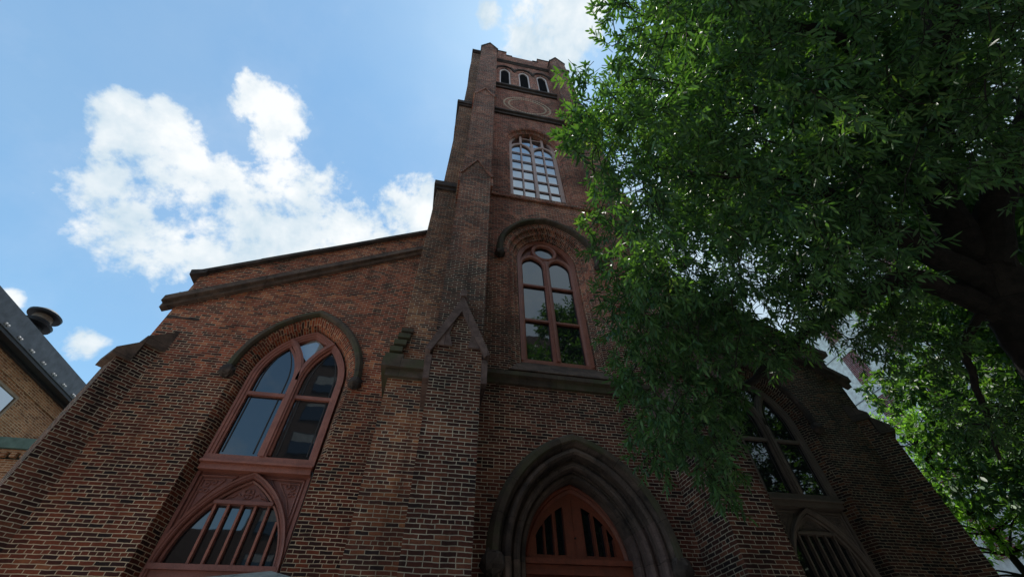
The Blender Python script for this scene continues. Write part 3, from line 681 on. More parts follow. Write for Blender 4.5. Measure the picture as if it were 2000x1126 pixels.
    def slab(x0, x1, z0, z1, hw_, th):   # sloping stone, high end at x0
        def P(x, y, z): return (cx+out[0]*x+lat[0]*y, cy+out[1]*x+lat[1]*y, z)
        t.hexa([P(x0, -hw_, z1-th), P(x0, hw_, z1-th), P(x1, hw_, z1-th), P(x1, -hw_, z1-th), P(x0, -hw_, z0), P(x0, hw_, z0), P(x1, hw_, z1), P(x1, -hw_, z1)])
    slab(-.42, .07, 7.90, 7.42, .37, .16)
    slab(.02, .36, 7.32, 6.94, .36, .15)
    t.build('weathering_stone', sBrown if side < 0 else sDark, bb)
nave(-1); nave(1)

# ---- main portal
hood('portal_hood', 2.70, 1.46, 3.4, 1.903, .19, 6.92, 7.12, sMoss, .19, .0)
po = MB(); cx = 2.70
prof = []
pr = [(1.46, 6.95), (1.43, 7.06), (1.40, 7.12), (1.385, 7.06), (1.355, 7.01), (1.30, 7.0), (1.26, 7.04), (1.25, 7.12), (1.275, 7.20), (1.25, 7.26), (1.21, 7.24), (1.19, 7.18), (1.14, 7.15), (1.09, 7.18), (1.07, 7.26), (1.095, 7.34), (1.07, 7.38), (1.03, 7.33), (.98, 7.32), (.955, 7.38), (.95, 7.62)]
def parch(h): return arch(cx, h, 3.4, 3.4, math.sqrt((h+.51)**2-.51**2), 16)
cur = [[(x, y, z) for x, z in parch(h)] for h, y in pr]; u = 0
for i in range(len(pr)-1):
    w_ = math.dist(pr[i], pr[i+1]); po.loft(cur[i], cur[i+1], u, u+w_); u += w_
po.build('portal_arch', sPort, church, smooth=True)
# jambs carry the same rolls down to the ground; the right hand ones were renewed in paler stone
for s_ in (-1, 1):
    j = MB()
    for i in range(len(pr)-1):
        (h0, y0), (h1, y1) = pr[i], pr[i+1]
        j.poly([(cx+s_*h0, y0-.012, 0), (cx+s_*h1, y1-.012, 0), (cx+s_*h1, y1-.012, 3.395), (cx+s_*h0, y0-.012, 3.395)])
    j.poly([(cx+s_*h, y-.012, 3.395) for h, y in pr]+[(cx+s_*1.46, 7.62, 3.395)])
    j.poly([(cx+s_*1.48, 6.955, 0), (cx+s_*1.48, 7.11, 0), (cx+s_*1.48, 7.11, 3.395), (cx+s_*1.48, 6.955, 3.395)])
    j.poly([(cx+s_*1.48, 6.955, 0), (cx+s_*1.458, 6.955, 0), (cx+s_*1.458, 6.955, 3.395), (cx+s_*1.48, 6.955, 3.395)])
    jo = j.build('portal_jamb', sNew if s_ > 0 else sBrown, church)
    if s_ > 0: jo['label'] = 'paler renewed stone jamb'
# renewed right springer blocks, standing slightly proud of the old mouldings
sp = MB(); cv = [[(x, y-.012, z) for x, z in parch(h) if x > cx and z < 4.02+.25*(h-1)] for h, y in pr[3:]]
n_ = min(len(c_) for c_ in cv); cv = [c_[-n_:] for c_ in cv]; u = 0
for a_, b_ in zip(cv, cv[1:]): sp.loft(a_, b_, u, u+.06); u += .06
so = sp.build('renewed_springer', sNew, church, smooth=True)
# door leaf set deep in the arch
D = MB(); D.box(cx-.96, cx+.96, 7.70, 7.80, .1, 3.30); dr = D.build('portal_door', pDoor, church)
t = MB(); fcv = arch(cx+.02, .86, .1, 3.40, 1.22, 16); t.sweep(fcv, [(0, 7.70), (0, 7.62), (.03, 7.60), (.05, 7.58), (.07, 7.60), (.10, 7.57), (.13, 7.58), (.13, 7.72)]); t.build('door_frame', pDoor, dr, smooth=True)
t = MB(); t.box(cx-.95, cx+.97, 7.50, 7.74, 3.44, 3.52); t.box(cx-.93, cx+.95, 7.56, 7.74, 3.302, 3.436); t.build('transom_board', pDoor, dr)
lf = (cx+.02, .86, 3.53, 3.53, 1.10)
cxx = cx+.02
pn = MB(); LT = [(cxx+o, w_) for o, w_ in ((-.645, .07), (-.47, .075), (-.26, .075), (.255, .085), (.475, .085), (.66, .055))]
# solid leaf with tall glazed slots cut through it
xs = sorted({cxx-.855, cxx+.855} | {q for a, w_ in LT for q in (a-w_, a+w_)} | {cxx-.85+.1*i for i in range(18)})
def zt(x): return archz(lf, x)
for a, b in zip(xs, xs[1:]):
    m_ = (a+b)/2; slot = next((q for q in LT if abs(m_-q[0]) < q[1]), None)
    if slot:
        pn.poly([(a, 7.64, 3.53), (b, 7.64, 3.53), (b, 7.64, 3.60), (a, 7.64, 3.60)])
        za, zb = max(3.6, zt(a)-.20), max(3.6, zt(b)-.20)
        pn.poly([(a, 7.64, za), (b, 7.64, zb), (b, 7.64, zt(b)), (a, 7.64, zt(a))])
    else: pn.poly([(a, 7.64, 3.53), (b, 7.64, 3.53), (b, 7.64, zt(b)), (a, 7.64, zt(a))])
for a, w_ in LT:
    for q in (a-w_, a+w_):
        h = max(3.6, zt(q)-.20); pn.poly([(q, 7.64, 3.6), (q, 7.72, 3.6), (q, 7.72, h), (q, 7.64, h)])
    pn.poly([(a-w_, 7.64, 3.6), (a+w_, 7.64, 3.6), (a+w_, 7.72, 3.6), (a-w_, 7.72, 3.6)])
pn.build('door_panel', pDoor, dr)
t = MB(); t.box(cxx-.004-.006, cxx+.006, 7.625, 7.638, 3.53, 4.5); t.build('meeting_bead', pDoor, dr)
t = MB(); t.tube([(cxx, 7.64, 3.86), (cxx, 7.60, 3.86)], [.02, .012], 8); t.build('bolt', mIron, dr)
for a, w_ in LT:
    for q in (a-w_-.012, a+w_+.0):
        h = max(3.62, zt(q)-.22); t = MB(); t.box(q, q+.012, 7.625, 7.639, 3.6, h); t.build('bead', pDoor, dr)
pane(dr, arch(cxx, .82, 3.5, 3.53, .98, 14), 7.715, gDoor)
# ================================================================ neighbouring brick building (left)
nb = empty('brick_building', (-14, 16, 0)); tag(nb, 'tan brick building with grey metal eaves beyond the left corner of the church', 'building')
BX = -13.0
w = MB(); y0, y1 = 10.5, 30
WY, WZ = (12.5, 14.05), (6.9, 9.0)
w.poly([(BX, y0, 0), (BX, y1, 0), (BX, y1, WZ[0]), (BX, y0, WZ[0])]); w.poly([(BX, y0, WZ[0]), (BX, WY[0], WZ[0]), (BX, WY[0], 9.62), (BX, y0, 9.62)])
w.poly([(BX, WY[1], WZ[0]), (BX, y1, WZ[0]), (BX, y1, 9.62), (BX, WY[1], 9.62)]); w.poly([(BX, WY[0], WZ[1]), (BX, WY[1], WZ[1]), (BX, WY[1], 9.62), (BX, WY[0], 9.62)])
w.poly([(BX, WY[1], WZ[0]), (BX-.15, WY[1], WZ[0]), (BX-.15, WY[1], WZ[1]), (BX, WY[1], WZ[1])]); w.poly([(BX, WY[0], WZ[1]), (BX, WY[1], WZ[1]), (BX-.15, WY[1], WZ[1]), (BX-.15, WY[0], WZ[1])])
w.poly([(BX, y0, 0), (-24, y0, 0), (-24, y0, 9.62), (BX, y0, 9.62)]); w.build('wall', brN, nb)
s = MB()   # soldier lintel
for i in range(15):
    a = WY[0]-.2+i*.115; s.box(BX+.004, BX+.02, a, a+.10, WZ[1]+.03, WZ[1]+.27)
s.build('brick_lintel', brN, nb)
f = MB(); f.box(BX+.002, BX+.05, y0, y1, 9.18, 9.62); f.build('cornice_band', brN, nb)
f = MB(); f.box(BX-.2, BX+.42, y0-.3, y1, 9.62, 9.72); f.box(BX-.1, BX+.16, y0-.2, y1, 9.54, 9.618); f.build('soffit', mIron, nb)
f = MB(); f.hexa([(BX+.38, y0-.35, 9.72), (BX+.45, y0-.35, 9.72), (BX+.45, y1, 9.72), (BX+.38, y1, 9.72), (BX+.40, y0-.35, 10.30), (BX+.50, y0-.35, 10.30), (BX+.50, y1, 10.30), (BX+.40, y1, 10.30)])
gt = f.build('gutter', mGrey, nb)
b = MB()
for i in range(24):
    a = y0+.2+i*.62
    for k in (0, .10): bumpy_ball(b, (BX+.475, a+k, 9.80), .034, i)
b.build('gutter_bolts', flat('galvanised_bolt', (.5, .52, .55), .5), gt)
f = MB(); f.poly([(BX+.45, y0-.35, 10.2), (BX+.45, y1, 10.2), (-19, y1, 13.2), (-19, y0-.35, 13.2)]); f.poly([(-19, y0-.35, 13.2), (-19, y1, 13.2), (-25, y1, 10.2), (-25, y0-.35, 10.2)]); f.build('roof', mSlate, nb)
wi = MB(); fy0, fy1, fz0, fz1 = WY[0], WY[1], WZ[0], WZ[1]
for q in ((fy0, fy0+.07, fz0, fz1), (fy1-.07, fy1, fz0, fz1), (fy0+.07, fy1-.07, fz1-.07, fz1), (fy0+.07, fy1-.07, fz0, fz0+.07), (fy0+.07, fy1-.07, 7.9, 7.95)): wi.box(BX-.08, BX-.01, *q)
wn_ = wi.build('window', mTan, nb); g_ = MB(); g_.poly([(BX-.05, fy0, fz0), (BX-.05, fy1, fz0), (BX-.05, fy1, fz1), (BX-.05, fy0, fz1)]); g_.build('pane', gTower, wn_)
# low front wing with copper gutter
w = MB(); w.box(-22, -9.72, 13.13, 14.6, 0, 6.75); w.build('wing_wall', brN, nb)
w = MB()
for i in range(40): w.box(-9.85-i*.24, -9.72-i*.24, 13.03, 13.128, 6.78, 6.90)
w.box(-22, -9.72, 13.06, 13.13, 6.905, 6.98); w.build('dentil_course', brN, nb)
w = MB(); w.hexa([(-22, 13.0, 7.0), (-9.68, 13.0, 7.0), (-9.68, 14.7, 7.0), (-22, 14.7, 7.0), (-22, 12.90, 7.24), (-9.66, 12.90, 7.24), (-9.66, 14.7, 7.24), (-22, 14.7, 7.24)]); w.build('copper_gutter', mCopper, nb)
# roof ventilator
vt = MB(); vc = (-13.0, 12.62)
def lathe(mb, c, prof, k=24):
    for (r0, z0), (r1, z1) in zip(prof, prof[1:]):
        for i in range(k):
            a, b_ = 2*math.pi*i/k, 2*math.pi*(i+1)/k
            mb.poly([(c[0]+r0*math.cos(a), c[1]+r0*math.sin(a), z0), (c[0]+r0*math.cos(b_), c[1]+r0*math.sin(b_), z0), (c[0]+r1*math.cos(b_), c[1]+r1*math.sin(b_), z1), (c[0]+r1*math.cos(a), c[1]+r1*math.sin(a), z1)])
vx, vy, vz = (-13.5, 12.9, 11.15)
lathe(vt, (vx, vy), [(0, vz-.75), (.24, vz-.75), (.24, vz), (.0, vz)]); vr = vt.build('roof_vent', mIron, nb, smooth=True)
c = MB(); lathe(c, (vx, vy), [(.24, vz-.22), (.44, vz-.20), (.46, vz-.12), (.30, vz+.02), (.24, vz+.04)]); c.build('skirt', mIron, vr, smooth=True)
c = MB(); lathe(c, (vx, vy), [(.29, vz), (.27, vz+.20), (.0, vz+.20)]); c.build('throat', mTan, vr, smooth=True)
c = MB(); lathe(c, (vx, vy), [(.0, vz+.19), (.46, vz+.20), (.47, vz+.27), (.30, vz+.40), (.0, vz+.46)]); c.build('cap', mIron, vr, smooth=True)

# ================================================================ apartment tower far right
ab = empty('apartment_building', (25, 14, 0)); tag(ab, 'white concrete apartment block with dark red slatted panels behind the trees', 'building')
m = MB(); m.box(25, 40, 4, 45, 0, 21); m.build('wall', mConc, ab)
mRed = brick('dark_red_brick', [(0, (.13, .02, .022)), (.5, (.20, .035, .035)), (1, (.26, .055, .05))], mortar=(.42, .36, .36), joint=.016, row=.085, wid=.6, patch_lo=.95, soot=.85)
k = 0
for r in range(6):
    z = 3.25+r*3.0
    for c_ in range(11):
        y = 4.2+c_*2.7
        p = MB(); p.box(24.93, 25.0, y, y+.97, z, z+1.95); p.build('brick_panel', mRed, ab)
for r in range(7):
    p = MB(); p.box(24.97, 24.999, 4.0, 45, 2.5+r*3.0, 2.54+r*3.0); p.build('floor_joint', mGrey, ab)

# ================================================================ office across the street (seen mirrored in the church windows)
ob = empty('office_building', (3, -24, 0)); tag(ob, 'dark brick office block with pale blinds mirrored in the left church window', 'building')
m = MB(); m.box(-13.2, 24, -32, -20, 0, 33); m.box(-34, -13.21, -31, -20.5, 0, 12.3); m.build('wall', flat('brown_brick_far', (.10, .065, .05), .9), ob)
for r in range(9):
    for c_ in range(10):
        x = -12.2+c_*3.5; z = 2.6+r*3.1
        p = MB(); p.box(x, x+2.0, -20.04, -19.96, z, z+1.9); f_ = p.build('window', mIron, ob)
        p = MB(); p.box(x+.1, x+1.9, -19.955, -19.94, z+.1, z+1.8); p.build('pane', gNave, f_)
        p = MB(); h = (.5, .9, .35, .7)[(r*3+c_) % 4]; p.box(x+.1, x+1.9, -19.938, -19.93, z+1.8-h, z+1.8); p.build('blind', mBlind, f_)

# ================================================================ gate pier
gp = empty('gate_pier', (-1.09, 4.0, 0)); tag(gp, 'pale granite gate pier cap in front of the left side door', 'gate pier')
p = MB(); p.box(-1.35, -.83, 3.75, 4.26, .13, 2.22); p.build('shaft', sPale, gp)
p = MB(); z = 2.225
p.box(-1.47, -.71, 3.62, 4.38, z, z+.10)
a = [(-1.47, 3.62), (-.71, 3.62), (-.71, 4.38), (-1.47, 4.38)]
for i in range(4): q, r = a[i], a[(i+1) % 4]; p.poly([(q[0], q[1], z+.102), (r[0], r[1], z+.102), (-1.07, 3.98, 2.46)])
p.build('cap', sPale, gp)

# ================================================================ TREES
def leafmat(name, dark, light, trans, rough=.42, tw=.32):
    m, t, b, o = mat(name); g = t.nodes.new('ShaderNodeNewGeometry')
    n = tnoise(t, g.outputs['Position'], 1.1, 3, .6)
    f = tmath(t, 'ADD', tmath(t, 'MULTIPLY', g.outputs['Random Per Island'], .65), tmath(t, 'MULTIPLY', tmath(t, 'SUBTRACT', n, .3), .9))
    col = ramp(t, f, [(.1, dark), (.8, light), (1.0, (light[0]*1.6, light[1]*1.1, light[2]))])
    t.links.new(col, b.inputs['Base Color']); b.inputs['Roughness'].default_value = rough; b.inputs['Specular IOR Level'].default_value = .32
    tr = t.nodes.new('ShaderNodeBsdfTranslucent'); t.links.new(tmix(t, 1.0, col, trans, 'MULTIPLY'), tr.inputs['Color'])
    mx = t.nodes.new('ShaderNodeMixShader'); mx.inputs[0].default_value = tw; t.links.new(b.outputs[0], mx.inputs[1]); t.links.new(tr.outputs[0], mx.inputs[2]); t.links.new(mx.outputs[0], o.inputs[0])
    return m
lfO = leafmat('willow_oak_leaf', (.019, .056, .029), (.080, .165, .062), (2.3, 2.5, .5), .5, .26)
lfB = leafmat('light_green_leaf', (.07, .15, .025), (.16, .28, .05), (1.8, 2.2, .8), .5, .45)
def bark(name, c1, c2):
    return stone(name, c1, c2, bump=1.0, sc=7)
bkO = bark('dark_oak_bark', (.012, .010, .009), (.038, .031, .026))
bkT = bark('twig_bark', (.03, .025, .018), (.06, .05, .035))
rng = np.random.default_rng(11)
def nrm(a): return a/np.maximum(1e-9, np.linalg.norm(a, axis=-1, keepdims=True))
def leaves_mesh(name, base, dirv, side, ln, wd, mt, parent, sag=.12):
    """each leaf: folded lanceolate blade of two quads"""
    n = len(base); d = dirv; s = side; up = nrm(np.cross(d, s))
    ln = ln[:, None]; wd = wd[:, None]
    v = np.empty((n, 6, 3)); dn = np.array([0, 0, -1.0])
    v[:, 0] = base
    v[:, 1] = base+d*ln*.36+s*wd*.5+up*wd*.12
    v[:, 2] = base+d*ln*.74+s*wd*.40+dn*ln*sag*.5+up*wd*.10
    v[:, 3] = base+d*ln+dn*ln*sag
    v[:, 4] = base+d*ln*.74-s*wd*.40+dn*ln*sag*.5+up*wd*.10
    v[:, 5] = base+d*ln*.36-s*wd*.5+up*wd*.12
    idx = np.array([[0, 1, 2, 3], [0, 3, 4, 5]])
    F = (idx[None]+6*np.arange(n)[:, None, None]).reshape(-1)
    me = bpy.data.meshes.new(name); me.vertices.add(n*6); me.vertices.foreach_set('co', v.reshape(-1))
    me.loops.add(len(F)); me.loops.foreach_set('vertex_index', F.astype(np.int32))
    me.polygons.add(n*2); me.polygons.foreach_set('loop_start', (np.arange(n*2)*4).astype(np.int32)); me.polygons.foreach_set('loop_total', np.full(n*2, 4, np.int32))
    me.materials.append(mt); me.update(calc_edges=True); me.validate()
    o = bpy.data.objects.new(name, me); COL.objects.link(o); o.parent = parent; o.location = -parent.location
    return o
def twigs_for(boughs, per_m3, tl, nleaf, ll, lw, droop, scale_r=1.0, seed=1):
    """returns leaf arrays and twig segments for a list of boughs (x,y,z,r)"""
    r_ = np.random.default_rng(seed); B = []; D = []; S = []; LN = []; WD = []; SEG = []
    for (x, y, z, r) in boughs:
        n = max(4, int(per_m3*r**2.2)); c = np.array([x, y, z])
        p = r_.normal(size=(n, 3)); p = nrm(p)*(r_.random((n, 1))**.45)*r*scale_r; p[:, 2] *= .9
        d = nrm(nrm(p)*.8+r_.normal(size=(n, 3))*.55+np.array([0, 0, -droop])); L_ = tl*(.6+.7*r_.random(n))
        st = c+p-d*L_[:, None]*.5; en = st+d*L_[:, None]; SEG.append((st, en))
        t = (np.arange(nleaf)+.5)/nleaf; t = .10+.92*t**.75
        base = st[:, None]+d[:, None]*(L_[:, None]*t)[..., None]
        a = np.arange(nleaf)*2.4; q = nrm(np.cross(d, r_.normal(size=(n, 3)))); q2 = np.cross(d, q)
        rad = q[:, None]*np.cos(a)[None, :, None]+q2[:, None]*np.sin(a)[None, :, None]
        fo = (.35+.5*t)[None, :, None]
        dd = nrm(d[:, None]*fo+rad*.75+np.array([0, 0, -.28])+r_.normal(size=base.shape)*.12)
        sd = nrm(np.cross(dd, r_.normal(size=dd.shape)*.5+np.array([0, 0, 1.0])))
        B.append(base.reshape(-1, 3)); D.append(dd.reshape(-1, 3)); S.append(sd.reshape(-1, 3))
        LN.append(ll*(.65+.6*r_.random(n*nleaf))); WD.append(lw*(.8+.5*r_.random(n*nleaf)))
    return [np.concatenate(q) for q in (B, D, S, LN, WD)], (np.concatenate([s[0] for s in SEG]), np.concatenate([s[1] for s in SEG]))
def twig_mesh(name, st, en, rad, mt, parent):
    n = len(st); d = nrm(en-st); q = nrm(np.cross(d, np.array([.3, .5, .8]))); q2 = np.cross(d, q); v = np.empty((n, 6, 3))
    for i in range(3):
        a = 2*math.pi*i/3; o_ = (q*math.cos(a)+q2*math.sin(a)); v[:, i] = st+o_*rad; v[:, 3+i] = en+o_*rad*.4
    idx = np.array([[0, 1, 4, 3], [1, 2, 5, 4], [2, 0, 3, 5]]); F = (idx[None]+6*np.arange(n)[:, None, None]).reshape(-1)
    me = bpy.data.meshes.new(name); me.vertices.add(n*6); me.vertices.foreach_set('co', v.reshape(-1)); me.loops.add(len(F)); me.loops.foreach_set('vertex_index', F.astype(np.int32))
    me.polygons.add(n*3); me.polygons.foreach_set('loop_start', (np.arange(n*3)*4).astype(np.int32)); me.polygons.foreach_set('loop_total', np.full(n*3, 4, np.int32))
    me.materials.append(mt); me.update(calc_edges=True); me.validate()
    o = bpy.data.objects.new(name, me); COL.objects.link(o); o.parent = parent; o.location = -parent.location
    return o
def smoothline(P, k=5):
    P = [Vector(p) for p in P]; out = []
    for i in range(len(P)-1):
        a, b, c, d = P[max(i-1, 0)], P[i], P[i+1], P[min(i+2, len(P)-1)]
        for j in range(k):
            t = j/k; out.append(.5*((2*b)+(c-a)*t+(2*a-5*b+4*c-d)*t*t+(3*b-a-3*c+d)*t**3))
    out.append(P[-1]); return out
def limb(mb, P, r0, r1, k=9, nodes=None, wob=.02, seed=0):
    rnd = random.Random(seed); S = smoothline(P)
    S = [p+Vector([rnd.uniform(-wob, wob) for _ in range(3)]) if 0 < i < len(S)-1 else p for i, p in enumerate(S)]
    n = len(S); R__ = [r0+(r1-r0)*i/(n-1) for i in range(n)]; mb.tube(S, R__, k)
    if nodes is not None: nodes += [(p, r) for p, r in zip(S, R__)]

oak = empty('willow_oak', (9.2, 3.6, 0)); tag(oak, 'big dark willow oak with narrow drooping leaves overhanging the church front', 'tree')
tk = MB(); nodes = []
limb(tk, [(9.2, 3.9, -.1), (9.05, 3.75, 1.5), (8.8, 3.4, 3.4), (8.5, 3.05, 4.7), (8.15, 2.65, 5.6), (7.85, 2.25, 6.4)], .46, .30, 16, nodes, .03, 1)
limb(tk, [(7.75, 2.35, 6.2), (7.55, 1.9, 7.2), (7.65, 1.2, 8.3), (7.6, .3, 9.4), (7.9, -.5, 10.5), (7.7, -1.2, 13)], .26, .10, 11, nodes, .03, 2)
limb(tk, [(7.8, 2.3, 6.1), (8.2, 1.6, 7.1), (8.6, 1.0, 7.7), (9.6, .2, 9.2), (10.8, -.6, 11)], .25, .10, 11, nodes, .03, 3)
limb(tk, [(7.8, 2.5, 6.0), (6.7, 2.3, 6.5), (5.5, 2.1, 7.0), (4.7, 1.9, 7.15), (3.7, 2.0, 6.95), (2.7, 2.1, 6.7)], .19, .035, 9, nodes, .03, 4)
limb(tk, [(8.2, 2.75, 5.4), (7.0, 2.7, 6.1), (6.1, 3.0, 5.95), (5.3, 3.4, 5.5), (4.5, 3.9, 5.0), (3.9, 4.3, 4.6)], .17, .03, 9, nodes, .03, 5)
limb(tk, [(7.95, 2.6, 5.8), (7.65, 3.05, 5.5), (7.75, 3.55, 5.0), (7.9, 3.85, 4.55), (8.05, 4.2, 4.1)], .07, .02, 8, nodes, .03, 7)
limb(tk, [(7.6, 1.7, 7.4), (6.4, .9, 8.1), (5.1, .3, 8.2), (3.6, .3, 7.9), (2.4, .6, 7.4)], .14, .03, 9, nodes, .03, 8)
limb(tk, [(7.7, 2.2, 6.5), (6.9, 1.7, 8.3), (5.8, 1.8, 10), (4.6, 1.9, 11.5)], .16, .04, 9, nodes, .03, 9)
limb(tk, [(7.65, 1.4, 8.0), (8.4, 2.6, 9.5), (8.8, 3.6, 11.2)], .12, .04, 9, nodes, .03, 10)
limb(tk, [(7.65, 1.6, 7.6), (5.8, -.2, 7.6), (4.6, -1.6, 7.2), (3.6, -2.8, 7.0)], .12, .03, 9, nodes, .03, 11)
